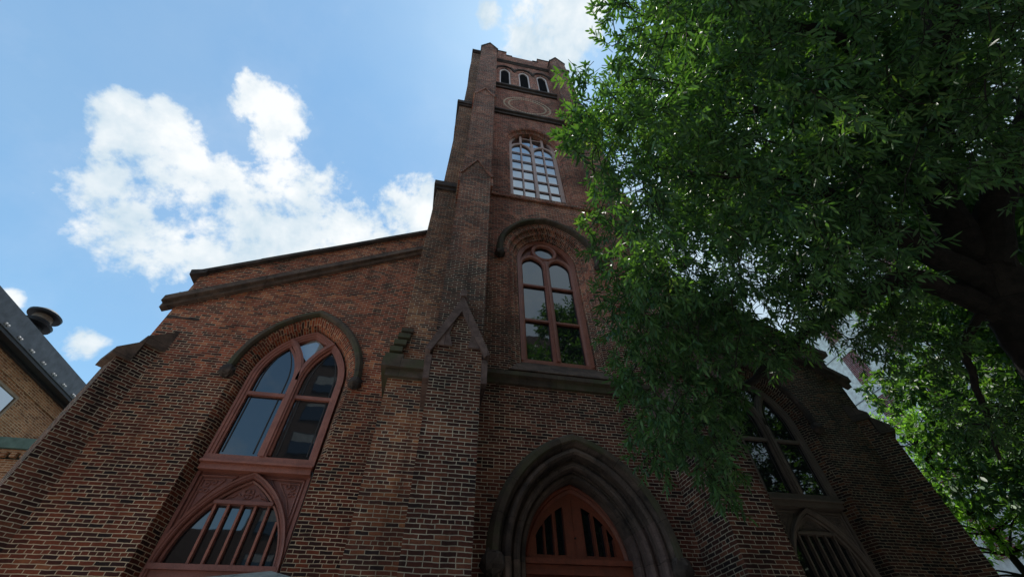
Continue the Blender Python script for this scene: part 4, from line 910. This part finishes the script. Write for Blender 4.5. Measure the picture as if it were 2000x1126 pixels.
BOUGHS = [
(2.89, 3.52, 3.92, 0.23, 0),(2.97, 2.73, 5.13, 0.19, 0),(2.6, 2.82, 5.26, 0.27, 0),(3.03, 2.66, 4.36, 0.21, 0),(4.44, 2.81, 5.18, 0.16, 0),
(3.14, 3.78, 5.11, 0.21, 0),(2.27, 3.74, 4.75, 0.17, 0),(3.59, 4.14, 4.23, 0.24, 0),(4.65, 2.77, 5.08, 0.25, 0),(4.38, 3.27, 4.96, 0.24, 0),
(2.15, 2.58, 4.83, 0.22, 0),(2.78, 4.33, 3.8, 0.15, 0),(3.46, 4.0, 4.89, 0.19, 0),(4.11, 2.42, 5.05, 0.18, 0),(2.46, 3.49, 4.25, 0.28, 0),
(2.67, 3.27, 4.44, 0.19, 0),(3.22, 4.22, 4.68, 0.16, 0),(2.78, 3.03, 5.27, 0.18, 0),(2.15, 3.38, 4.63, 0.19, 0),(3.55, 2.57, 5.1, 0.24, 0),
(3.38, 3.51, 4.33, 0.17, 0),(2.35, 3.02, 5.09, 0.24, 0),(3.46, 3.72, 4.61, 0.27, 0),(3.13, 3.51, 5.37, 0.18, 0),(3.82, 4.16, 4.38, 0.18, 0),
(3.34, 3.33, 4.68, 0.18, 0),(2.09, 2.8, 4.58, 0.18, 0),(1.95, 2.98, 5.02, 0.25, 0),(2.69, 2.63, 4.6, 0.21, 0),(2.4, 3.26, 4.65, 0.26, 0),
(3.58, 3.04, 4.54, 0.19, 0),(2.55, 3.79, 4.15, 0.18, 0),(3.6, 2.28, 4.97, 0.28, 0),(3.58, 3.25, 5.24, 0.26, 0),(3.27, 3.9, 3.86, 0.22, 0),
(3.56, 3.23, 5.56, 0.27, 0),(3.03, 3.93, 4.69, 0.21, 0),(2.95, 3.8, 3.53, 0.24, 0),(2.52, 4.04, 4.54, 0.18, 0),(2.37, 3.94, 4.01, 0.16, 0),
(2.88, 2.36, 4.63, 0.22, 0),(2.45, 3.42, 3.82, 0.16, 0),(2.15, 3.11, 5.5, 0.17, 0),(2.76, 3.32, 4.08, 0.16, 0),(3.42, 3.25, 4.88, 0.27, 0),
(2.62, 2.81, 4.27, 0.19, 0),(3.86, 3.17, 5.02, 0.18, 0),(2.28, 3.42, 4.92, 0.21, 0),(2.9, 3.18, 4.85, 0.21, 0),(2.98, 3.6, 3.55, 0.16, 0),
(2.18, 3.54, 4.35, 0.26, 0),(2.55, 4.14, 3.78, 0.26, 0),(2.75, 3.29, 5.22, 0.2, 0),(3.66, 4.64, 3.68, 0.16, 0),(2.84, 4.46, 4.28, 0.23, 0),
(2.46, 3.62, 5.46, 0.19, 0),(2.21, 3.59, 3.96, 0.22, 0),(4.4, 2.85, 4.9, 0.15, 0),(3.52, 2.82, 4.25, 0.13, 0),(3.6, 3.97, 4.52, 0.27, 0),
(3.31, 4.23, 3.95, 0.16, 0),(3.75, 3.19, 4.52, 0.16, 0),(3.35, 4.51, 4.36, 0.16, 0),(3.0, 4.25, 3.89, 0.2, 0),(2.6, 3.84, 3.81, 0.23, 0),
(3.03, 2.94, 4.12, 0.18, 0),(3.62, 2.43, 4.66, 0.19, 0),(2.34, 3.41, 4.46, 0.26, 0),(4.3, 3.43, 5.18, 0.18, 0),(3.75, 3.9, 4.44, 0.16, 0),
(3.76, 4.67, 3.88, 0.23, 0),(3.91, 5.05, 3.7, 0.18, 0),(3.29, 4.27, 4.14, 0.17, 0),(3.29, 4.03, 4.91, 0.17, 0),(3.2, 3.16, 5.38, 0.17, 0),
(2.26, 2.88, 4.52, 0.15, 0),(3.34, 3.3, 5.03, 0.21, 0),(2.13, 3.51, 4.84, 0.19, 0),(2.72, 2.86, 4.91, 0.22, 0),(3.86, 3.64, 5.03, 0.17, 0),
(1.93, 3.22, 4.81, 0.18, 0),(2.48, 3.23, 5.76, 0.19, 0),(3.04, 2.98, 5.49, 0.17, 0),(3.96, 2.25, 4.72, 0.2, 0),(3.19, 4.08, 4.41, 0.24, 0),
(3.32, 3.72, 4.15, 0.16, 0),(2.7, 3.53, 4.73, 0.18, 0),(3.98, 2.83, 5.25, 0.17, 0),(3.72, 2.71, 4.65, 0.17, 0),(2.68, 3.57, 4.52, 0.16, 0),
(4.44, 2.44, 5.32, 0.18, 0),(3.27, 2.47, 5.02, 0.15, 0),(2.62, 3.15, 4.81, 0.17, 0),(4.98, 3.12, 5.17, 0.17, 0),(3.55, 2.35, 4.78, 0.17, 0),
(4.08, 3.28, 5.38, 0.21, 0),(2.42, 3.31, 4.92, 0.16, 0),(3.52, 3.25, 4.58, 0.17, 0),(4.44, 2.8, 5.35, 0.17, 0),(2.64, 4.42, 4.13, 0.17, 0),
(3.25, 4.36, 3.92, 0.18, 0),(2.85, 3.24, 4.48, 0.17, 0),(3.41, 4.45, 3.65, 0.18, 0),(3.43, 2.96, 5.55, 0.21, 0),(2.0, 2.72, 4.83, 0.17, 0),
(3.12, 3.52, 5.77, 0.24, 1),(2.96, 3.16, 5.81, 0.26, 1),(2.62, 3.63, 5.28, 0.23, 1),(3.58, 3.86, 5.47, 0.29, 1),(4.66, 3.76, 5.25, 0.33, 1),
(4.66, 3.94, 6.02, 0.28, 1),(3.56, 3.9, 4.52, 0.35, 1),(4.21, 3.5, 5.32, 0.3, 1),(4.12, 5.01, 4.8, 0.3, 1),(2.44, 3.13, 5.71, 0.29, 1),
(3.9, 5.1, 4.83, 0.31, 1),(4.14, 5.25, 4.59, 0.28, 1),(3.0, 4.05, 5.05, 0.23, 1),(2.72, 4.54, 5.15, 0.27, 1),(3.82, 4.65, 3.87, 0.17, 1),
(3.23, 4.91, 4.52, 0.34, 1),(4.67, 2.68, 5.66, 0.31, 1),(5.23, 2.81, 5.82, 0.22, 1),(2.44, 3.5, 5.85, 0.31, 1),(5.27, 3.36, 5.79, 0.35, 1),
(2.53, 3.32, 5.38, 0.26, 1),(4.4, 2.87, 5.77, 0.29, 1),(3.33, 4.27, 5.69, 0.3, 1),(3.39, 3.77, 4.78, 0.28, 1),(3.03, 3.67, 4.91, 0.25, 1),
(3.77, 3.44, 5.3, 0.28, 1),(3.47, 5.05, 5.12, 0.3, 1),(4.03, 4.72, 4.3, 0.19, 1),(4.23, 4.84, 4.64, 0.31, 1),(3.23, 2.92, 5.61, 0.25, 1),
(3.71, 3.41, 5.79, 0.23, 1),(4.87, 4.3, 5.59, 0.27, 1),(3.67, 5.13, 4.88, 0.24, 1),(4.3, 4.55, 4.81, 0.19, 1),(2.5, 3.83, 5.73, 0.3, 1),
(4.35, 3.32, 4.84, 0.19, 1),(3.82, 4.74, 3.71, 0.2, 1),(4.84, 2.83, 5.5, 0.29, 1),(3.39, 4.04, 5.91, 0.28, 1),(3.92, 5.17, 3.79, 0.17, 1),
(3.48, 3.08, 5.24, 0.28, 1),(3.65, 5.2, 4.52, 0.31, 1),(4.66, 3.25, 5.5, 0.25, 1),(2.56, 3.86, 5.3, 0.24, 1),(4.21, 3.88, 5.37, 0.35, 1),
(1.44, 1.63, 4.53, 0.29, 2),(2.33, 1.21, 4.8, 0.26, 2),(1.95, 2.17, 4.5, 0.33, 2),(1.51, 1.13, 5.73, 0.23, 2),(2.29, 1.05, 5.94, 0.3, 2),
(2.24, 1.51, 4.42, 0.22, 2),(1.46, 0.76, 5.5, 0.25, 2),(1.83, 0.15, 5.32, 0.24, 2),(1.56, 0.41, 6.38, 0.24, 2),(2.4, 1.77, 5.22, 0.36, 2),
(2.43, 0.93, 5.67, 0.25, 2),(2.65, 1.94, 4.49, 0.24, 2),(1.79, 1.46, 5.29, 0.38, 2),(1.78, 0.76, 5.54, 0.27, 2),(2.59, 0.6, 6.12, 0.38, 2),
(2.29, 0.74, 6.1, 0.36, 2),(1.71, 2.26, 4.86, 0.34, 2),(1.84, 1.99, 4.65, 0.23, 2),(2.1, 0.29, 6.69, 0.34, 2),(1.43, 1.36, 5.88, 0.32, 2),
(1.55, 1.44, 4.36, 0.25, 2),(2.26, 1.35, 5.75, 0.33, 2),(1.76, 0.26, 6.51, 0.24, 2),(1.97, 1.42, 5.05, 0.22, 2),(1.69, 0.06, 5.47, 0.21, 2),
(1.76, 0.05, 6.36, 0.12, 2),(2.05, -0.03, 6.05, 0.12, 2),(1.21, 0.47, 5.43, 0.23, 2),(1.68, 1.28, 5.6, 0.32, 2),(1.16, 1.31, 5.91, 0.29, 2),
(2.27, 0.5, 6.43, 0.24, 2),(1.46, 1.48, 4.74, 0.27, 2),(1.37, 0.37, 5.23, 0.23, 2),(1.49, 0.9, 5.03, 0.27, 2),(2.14, 1.28, 4.92, 0.33, 2),
(2.4, 1.07, 5.12, 0.22, 2),(2.29, 1.14, 5.48, 0.23, 2),(2.19, 1.95, 5.04, 0.22, 2),(1.2, 0.99, 5.47, 0.22, 2),(2.26, 2.15, 4.7, 0.25, 2),
(1.55, 1.56, 5.46, 0.33, 2),(1.26, 0.32, 6.3, 0.23, 2),(2.44, 0.34, 6.2, 0.24, 2),(1.94, 0.02, 6.45, 0.12, 2),(1.14, 1.36, 5.31, 0.23, 2),
(2.74, 1.64, 5.19, 0.31, 2),(2.19, 1.73, 4.63, 0.24, 2),(1.59, 0.09, 6.35, 0.13, 2),(4.43, -0.16, 6.08, 0.35, 3),(4.84, 0.8, 4.61, 0.16, 3),
(3.93, 1.22, 4.71, 0.26, 3),(2.41, 1.14, 4.35, 0.31, 3),(4.68, -0.26, 5.85, 0.31, 3),(2.04, 0.06, 5.54, 0.3, 3),(3.96, 0.71, 4.6, 0.23, 3),
(4.74, 0.18, 5.23, 0.22, 3),(3.57, 1.06, 4.95, 0.23, 3),(4.33, 0.53, 4.64, 0.23, 3),(3.54, 0.03, 5.37, 0.23, 3),(2.74, 0.98, 4.94, 0.34, 3),
(2.37, 0.54, 5.62, 0.28, 3),(4.16, 0.03, 5.16, 0.25, 3),(4.06, 0.78, 5.17, 0.25, 3),(2.79, -0.01, 5.31, 0.3, 3),(3.7, 0.45, 5.21, 0.3, 3),
(3.84, -0.41, 5.74, 0.12, 3),(4.35, 0.49, 5.45, 0.26, 3),(2.92, 1.41, 4.17, 0.35, 3),(2.36, 0.26, 5.33, 0.29, 3),(4.96, 1.07, 4.38, 0.13, 3),
(3.22, -0.27, 5.78, 0.13, 3),(3.55, 1.47, 4.44, 0.26, 3),(3.86, 1.58, 4.27, 0.3, 3),(2.45, 0.46, 4.81, 0.34, 3),(4.04, 0.28, 4.97, 0.3, 3),
(3.5, 0.26, 5.49, 0.32, 3),(3.07, 0.85, 4.91, 0.31, 3),(3.87, -0.42, 5.35, 0.16, 3),(4.83, -0.04, 5.5, 0.17, 3),(4.73, -0.43, 5.82, 0.15, 3),
(2.41, 1.57, 4.31, 0.23, 3),(2.79, 1.17, 4.4, 0.23, 3),(2.79, -0.13, 6.02, 0.21, 3),(2.79, -0.17, 5.72, 0.17, 3),(4.76, 0.58, 5.4, 0.22, 3),
(2.77, 0.54, 4.68, 0.23, 3),(5.06, -0.59, 6.34, 0.16, 3),(3.9, -0.43, 5.61, 0.12, 3),(3.33, -0.29, 5.41, 0.2, 3),(3.59, 1.27, 4.81, 0.23, 3),
(4.4, 1.12, 3.92, 0.17, 3),(3.05, -0.11, 5.34, 0.23, 3),(2.64, 1.0, 5.36, 0.26, 3),(5.47, 1.2, 8.18, 0.39, 4),(6.39, 3.01, 4.9, 0.43, 4),
(6.86, 0.9, 6.95, 0.4, 4),(1.58, 1.77, 7.04, 0.47, 4),(2.28, 3.01, 6.55, 0.49, 4),(3.47, 0.2, 7.37, 0.49, 4),(5.63, 3.21, 5.19, 0.38, 4),
(6.42, 3.06, 6.38, 0.41, 4),(8.34, 3.7, 4.54, 0.43, 4),(4.13, 2.82, 5.91, 0.37, 4),(2.46, 1.95, 5.91, 0.48, 4),(6.44, 0.37, 7.01, 0.38, 4),
(6.85, 3.53, 4.43, 0.25, 4),(3.96, 1.84, 6.64, 0.34, 4),(2.06, 1.71, 7.28, 0.37, 4),(5.75, 1.89, 7.18, 0.44, 4),(5.06, 0.15, 8.48, 0.49, 4),
(5.53, 0.24, 8.15, 0.49, 4),(5.14, 0.26, 7.02, 0.36, 4),(6.39, 1.04, 7.88, 0.47, 4),(5.94, -0.31, 7.3, 0.38, 4),(6.93, 1.26, 6.9, 0.48, 4),
(2.56, 1.66, 7.08, 0.44, 4),(7.46, -0.64, 9.3, 0.38, 4),(6.17, -0.09, 9.17, 0.44, 4),(6.23, 1.35, 7.91, 0.49, 4),(6.47, -0.73, 7.72, 0.23, 4),
(4.12, 1.89, 5.76, 0.49, 4),(3.84, -0.15, 7.78, 0.32, 4),(6.12, 0.61, 7.75, 0.32, 4),(4.79, 1.79, 7.11, 0.38, 4),(4.35, 0.62, 7.44, 0.38, 4),
(4.95, 2.14, 5.7, 0.32, 4),(2.08, 1.67, 6.22, 0.38, 4),(6.98, 3.11, 6.04, 0.36, 4),(6.26, 0.63, 6.33, 0.48, 4),(8.47, 4.41, 4.58, 0.33, 4),
(6.99, 0.75, 7.87, 0.5, 4),(1.75, 1.53, 7.33, 0.36, 4),(2.51, 0.24, 7.76, 0.46, 4),(6.97, 0.6, 7.52, 0.33, 4),(2.42, 0.8, 8.91, 0.38, 4),
(2.42, 1.65, 8.37, 0.37, 4),(6.01, 0.14, 6.79, 0.32, 4),(3.2, 1.62, 7.63, 0.35, 4),(3.98, 2.15, 7.18, 0.46, 4),(5.46, 1.26, 6.59, 0.49, 4),
(4.97, 1.45, 7.75, 0.46, 4),(6.57, 3.22, 6.04, 0.38, 4),(2.57, 1.05, 7.54, 0.42, 4),(2.41, 1.3, 7.54, 0.41, 4),(4.73, 0.45, 7.11, 0.32, 4),
(3.77, 1.25, 7.8, 0.38, 4),(2.62, 0.47, 7.31, 0.47, 4),(7.02, 0.86, 6.39, 0.3, 4),(3.67, 0.39, 8.94, 0.33, 4),(6.02, 3.01, 5.15, 0.39, 4),
(6.11, 1.76, 6.9, 0.41, 4),(8.04, 4.32, 4.65, 0.2, 4),(3.21, 0.45, 7.11, 0.43, 4),(5.64, 0.58, 7.58, 0.3, 4),(2.27, 0.52, 8.97, 0.33, 4),
(7.54, -0.56, 8.27, 0.34, 4),(5.19, 2.98, 4.61, 0.36, 4),(6.45, -0.18, 8.02, 0.31, 4),(6.89, 0.46, 6.56, 0.18, 4),(4.82, 2.54, 5.37, 0.3, 4),
(6.93, -0.53, 8.1, 0.32, 4),(5.27, 0.89, 8.08, 0.41, 4),(2.57, 3.02, 6.06, 0.31, 4),(4.83, 0.88, 8.5, 0.32, 4),(7.53, 3.56, 4.34, 0.35, 4),
(8.32, 4.54, 4.57, 0.23, 4),(3.39, 2.06, 7.17, 0.33, 4),(5.44, 0.4, 8.34, 0.36, 4),(5.0, 0.71, 7.1, 0.48, 4),(6.92, 0.86, 8.08, 0.31, 4),
(5.03, 0.39, 9.03, 0.39, 4),(4.52, 1.46, 6.54, 0.38, 4),(4.3, 2.41, 6.61, 0.44, 4),(4.61, 2.73, 5.84, 0.25, 4),(4.31, 2.24, 5.93, 0.25, 4),
(2.92, 2.85, 5.06, 0.27, 4),(5.2, 2.71, 6.18, 0.29, 4),(2.5, 2.29, 6.08, 0.42, 4),(4.59, 3.94, 6.3, 0.26, 4),(5.29, 3.01, 6.21, 0.35, 4),
(5.73, 2.49, 6.69, 0.33, 4),(3.08, 3.44, 5.48, 0.27, 4),(4.99, 3.01, 5.7, 0.26, 4),(3.38, 2.73, 6.39, 0.26, 4),(7.07, 2.96, 6.69, 0.4, 4),
(4.93, 2.76, 5.33, 0.39, 4),(5.74, 2.89, 5.77, 0.26, 4),(6.6, 2.91, 6.01, 0.37, 4),(5.51, 2.25, 5.92, 0.36, 4),(3.52, 2.29, 5.95, 0.33, 4),
(5.31, 3.37, 6.39, 0.32, 4),(6.67, 3.2, 5.73, 0.33, 4),(4.57, 2.28, 5.92, 0.31, 4),(2.91, 3.01, 6.27, 0.27, 4),(5.82, 3.23, 5.62, 0.36, 4),
(5.94, 2.28, 6.67, 0.28, 4),(4.79, 2.27, 5.75, 0.38, 4),(2.55, 2.86, 5.42, 0.33, 4),(6.83, 2.19, 7.11, 0.39, 4),(4.97, 2.35, 5.57, 0.27, 4),
(5.17, 3.52, 6.39, 0.4, 4),(4.31, 3.9, 6.35, 0.29, 4),(4.48, 2.79, 6.83, 0.25, 4),(4.26, 3.71, 6.39, 0.27, 4),(3.75, 2.44, 5.78, 0.36, 4),
(3.28, 3.33, 7.12, 0.39, 4),(6.96, 2.43, 6.73, 0.3, 4),(3.04, 3.06, 6.1, 0.37, 4),(3.19, 2.53, 6.65, 0.27, 4),(3.39, 3.14, 5.14, 0.3, 4),
(3.81, 3.41, 6.37, 0.32, 4),(3.3, 2.17, 6.21, 0.28, 4),(5.57, 2.06, 6.57, 0.41, 4),(3.65, 1.95, 10.35, 0.65, 5),(5.29, 3.75, 10.51, 0.62, 5),
(11.58, 5.1, 6.08, 0.74, 5),(3.37, 4.31, 9.07, 0.7, 5),(8.75, 4.45, 8.74, 0.63, 5),(6.88, 0.39, 13.52, 0.83, 5),(10.22, 0.37, 9.8, 0.57, 5),
(8.83, 1.36, 12.36, 0.71, 5),(11.02, -1.24, 13.04, 0.29, 5),(11.44, 3.23, 9.29, 0.84, 5),(10.3, -0.23, 10.73, 0.66, 5),(2.73, 3.28, 11.16, 0.73, 5),
(8.2, 4.45, 9.13, 0.78, 5),(6.96, 3.78, 10.45, 0.6, 5),(9.31, 0.4, 11.29, 0.59, 5),(6.8, 3.33, 10.64, 0.73, 5),(5.19, 1.92, 11.98, 0.73, 5),
(6.72, 4.97, 9.61, 0.52, 5),(11.8, 2.14, 10.77, 0.81, 5),(10.17, 0.97, 9.84, 0.52, 5),(11.2, 1.3, 9.71, 0.6, 5),(7.95, 2.49, 8.9, 0.54, 5),
(5.15, 0.06, 12.99, 0.5, 5),(7.44, 1.94, 12.5, 0.76, 5),(7.91, -0.17, 10.43, 0.59, 5),(11.3, 1.43, 10.45, 0.52, 5),(7.2, 0.72, 10.66, 0.74, 5),
(3.91, 0.95, 12.0, 0.65, 5),(10.33, 2.08, 11.77, 0.64, 5),(10.55, 3.29, 10.41, 0.55, 5),(3.0, 1.98, 9.99, 0.84, 5),(9.82, 4.34, 8.71, 0.67, 5),
(11.42, 0.93, 12.18, 0.6, 5),(9.01, 1.01, 9.67, 0.58, 5),(10.12, 0.39, 10.65, 0.72, 5),(11.52, 5.66, 5.77, 0.83, 5),(10.06, 2.75, 10.54, 0.54, 5),
(11.98, 4.62, 7.91, 0.58, 5),(10.84, -0.55, 12.95, 0.51, 5),(11.25, 0.11, 10.42, 0.34, 5),(12.55, -0.97, 13.43, 0.52, 5),(10.26, 5.03, 7.75, 0.59, 5),
(9.74, 1.31, 10.74, 0.54, 5),(10.19, -0.8, 12.86, 0.67, 5),(10.83, 4.02, 8.08, 0.55, 5),(10.91, 5.26, 5.18, 0.44, 5),(9.59, -0.82, 13.88, 0.4, 5),
(11.56, 4.52, 8.85, 0.55, 5),(3.13, 2.54, 9.49, 0.81, 5),(5.82, 0.72, 12.08, 0.52, 5),(3.88, 1.6, 12.07, 0.77, 5),(4.02, 4.34, 7.72, 0.61, 5),
(7.73, 0.94, 9.48, 0.57, 5),(3.79, 0.42, 11.43, 0.79, 5),(4.6, 2.72, 10.77, 0.83, 5),(5.4, 0.66, 10.45, 0.65, 5),(10.8, -1.05, 12.26, 0.62, 5),
(12.33, 3.37, 7.83, 0.43, 5),(12.14, -0.74, 13.86, 0.78, 5),(7.05, 2.12, 11.35, 0.63, 5),(1.01, 1.08, 6.6, 0.13, 6),(1.05, 1.0, 6.06, 0.13, 6),
(1.02, 1.26, 6.15, 0.14, 6),(1.01, 1.41, 5.93, 0.13, 6),(1.01, 1.55, 5.73, 0.17, 6),(1.03, 1.48, 5.34, 0.14, 6),(1.15, 1.54, 5.07, 0.16, 6),
(1.34, 1.65, 5.47, 0.13, 6),(1.52, 1.97, 5.52, 0.16, 6),(1.68, 2.58, 6.22, 0.16, 6),(1.51, 2.5, 5.63, 0.15, 6),(1.69, 2.69, 5.53, 0.13, 6),
(1.97, 3.08, 5.55, 0.17, 6),(1.79, 3.04, 5.04, 0.16, 6),(2.08, 3.58, 5.12, 0.16, 6),(2.13, 3.72, 4.81, 0.16, 6),(2.17, 3.84, 4.44, 0.16, 6),
(2.21, 3.83, 4.22, 0.15, 6),(1.41, 0.79, 6.83, 0.13, 6),(1.34, 0.55, 6.86, 0.16, 6),(1.23, 0.36, 6.62, 0.16, 6),(1.17, 0.76, 5.64, 0.14, 6),
(2.74, 4.64, 4.23, 0.15, 6),(2.74, 4.64, 3.85, 0.16, 6),(2.94, 4.5, 3.8, 0.17, 6),(2.85, 3.85, 3.66, 0.16, 6),(3.09, 4.08, 3.32, 0.16, 6),
(3.39, 4.26, 3.27, 0.14, 6),(3.62, 4.23, 3.64, 0.15, 6),(3.79, 4.34, 4.1, 0.17, 6),(3.81, 3.8, 4.37, 0.14, 6),(4.0, 3.16, 4.56, 0.15, 6),
(4.4, 3.01, 4.82, 0.17, 6)]

bl = [b for b in BOUGHS]
far = [b[:4] for b in bl if b[4] == 5]; near = [b[:4] for b in bl if b[4] in (2, 3, 4)]; low = [b[:4] for b in bl if b[4] in (0, 1, 6)]
rb = random.Random(5); off = []
while len(off) < 340:      # rest of the crown, mostly unseen, with boughs added to shade the right wall
    p = (rb.uniform(1.5, 15), rb.uniform(-7, 7), rb.uniform(5.5, 19))
    q = ((p[0]-8.2)/6.5)**2+((p[1]-.2)/7.2)**2+((p[2]-11)/7.8)**2
    if q > 1 or q < .25 or (p[2] < 7.5 and p[0] < 8.6): continue
    if p[0] < 5.6 and p[1] > 4.8: continue
    # keep the part of the sky that stays open beside the tower free
    d_ = Vector((p[0], p[1], p[2]-1.6)); cx_ = d_.dot(r2)/max(.01, d_.dot(fw)); cy_ = d_.dot(u2)/max(.01, d_.dot(fw))
    if d_.dot(fw) > 0 and (cx_ < .42 or (cy_ < .12 and cx_ < 1.4)): continue
    off.append((*p, rb.uniform(.6, 1.0)))
# limbs reaching each bough
br = tk; order_ = sorted(near+low+far+off, key=lambda b: (Vector(b[:3])-Vector((7.8, 2.3, 6.3))).length)
NP = np.array([tuple(p) for p, r in nodes]); NR = [r for p, r in nodes]
ro_ = random.Random(9)
for b in order_:
    c = np.array(b[:3]); dd_ = np.linalg.norm(NP-c, axis=1)+.35*np.maximum(0, np.linalg.norm(NP-np.array([7.8, 2.3, 6.3]), axis=1)-np.linalg.norm(c-np.array([7.8, 2.3, 6.3]))+.1)
    i = int(np.argmin(dd_)); a = Vector(NP[i]); e = Vector(c); l = (e-a).length
    if l < .12: continue
    mid = (a+e)/2+Vector((ro_.uniform(-.12, .12), ro_.uniform(-.12, .12), .10+ro_.uniform(0, .12)))*l
    r0 = min(NR[i]*.7, .012+.012*l); S = smoothline([a, mid, e], 4)
    S = [p+Vector([ro_.uniform(-.015, .015) for _ in range(3)])*l if 0 < k_ < len(S)-1 else p for k_, p in enumerate(S)]
    rads = [r0+(.006-r0)*k_/(len(S)-1) for k_ in range(len(S))]; br.tube(S, rads, 5, cap=False)
    NP = np.vstack([NP, np.array([tuple(p) for p in S[2:]])]); NR += rads[2:]
tk.build('trunk', bkO, oak, smooth=True)
A1, seg1 = twigs_for(near, 200, .32, 15, .092, .0205, .42, 1.0, 21)
A2, seg2 = twigs_for(far, 60, .42, 14, .12, .028, .30, 1.0, 22)
A4, seg4 = twigs_for(low, 175, .30, 14, .102, .024, .55, 1.0, 24)
A3, seg3 = twigs_for(off, 44, .6, 12, .26, .07, .30, 1.0, 23)
AA = [np.concatenate(q) for q in zip(A1, A2, A3, A4)]
# nothing may grow through the masonry
bs = AA[0]; ok = ~((bs[:, 1] > 5.95) & (bs[:, 0] < 6.0)) & ~(bs[:, 1] > 8.0) & (bs[:, 2] > 2.6)
AA = [q[ok] for q in AA]
leaves_mesh('crown', *AA, lfO, oak)
twig_mesh('twigs', np.concatenate([seg1[0], seg2[0], seg4[0]]), np.concatenate([seg1[1], seg2[1], seg4[1]]), .0035, bkT, oak)
print('leaves', len(AA[0]))

def small_tree(loc, path, boughs, label, leaf, dens, ll, lw, seed, r0=.16):
    t = empty('background_tree', loc); tag(t, label, 'tree', 'trees beyond the church')
    k = MB(); nd = []; limb(k, path, r0, .03, 9, nd, .03, seed)
    P = np.array([tuple(p) for p, r in nd])
    for b in boughs:
        i = int(np.argmin(np.linalg.norm(P-np.array(b[:3]), axis=1)+.5*np.maximum(0, P[:, 2]-b[2]+.3))); a = Vector(P[i]); e = Vector(b[:3]); mid = (a+e)/2+Vector((0, 0, .1*(e-a).length))
        k.tube(smoothline([a, mid, e], 3), [.04*(1-j/6.5) for j in range(7)], 5, cap=False)
    k.build('trunk', bkO, t, smooth=True)
    A, sg = twigs_for(boughs, dens, .4, 12, ll, lw, .15, 1.0, seed); leaves_mesh('crown', *A, leaf, t); twig_mesh('twigs', *sg, .005, bkT, t)
rt = random.Random(31)
def cloud(c, rx, ry, rz, n, r): 
    o = []
    while len(o) < n:
        p = [rt.uniform(-1, 1) for _ in range(3)]
        if sum(v*v for v in p) > 1: continue
        o.append((c[0]+p[0]*rx, c[1]+p[1]*ry, c[2]+p[2]*rz, rt.uniform(r*.7, r*1.25)))
    return o
small_tree((15.4, 9.6, 0), [(15.4, 9.6, 0), (15.4, 9.5, 2.5), (15.5, 9.6, 5), (15.7, 9.9, 7.6)], cloud((15.5, 9.4, 5.4), 2.0, 2.2, 3.4, 90, .55), 'slim bright yellow-green tree rising just past the right corner of the church', lfB, 75, .12, .055, 41)
small_tree((15.4, 4.8, 0), [(15.4, 4.8, 0), (15.3, 4.8, 2.5), (15.0, 4.9, 5), (14.8, 4.6, 8.5)], cloud((14.9, 4.8, 6.5), 3.6, 3.9, 4.9, 230, .75), 'fuller darker green tree at the lower right edge, nearer than the slim bright one', lfO, 55, .17, .065, 42, .2)
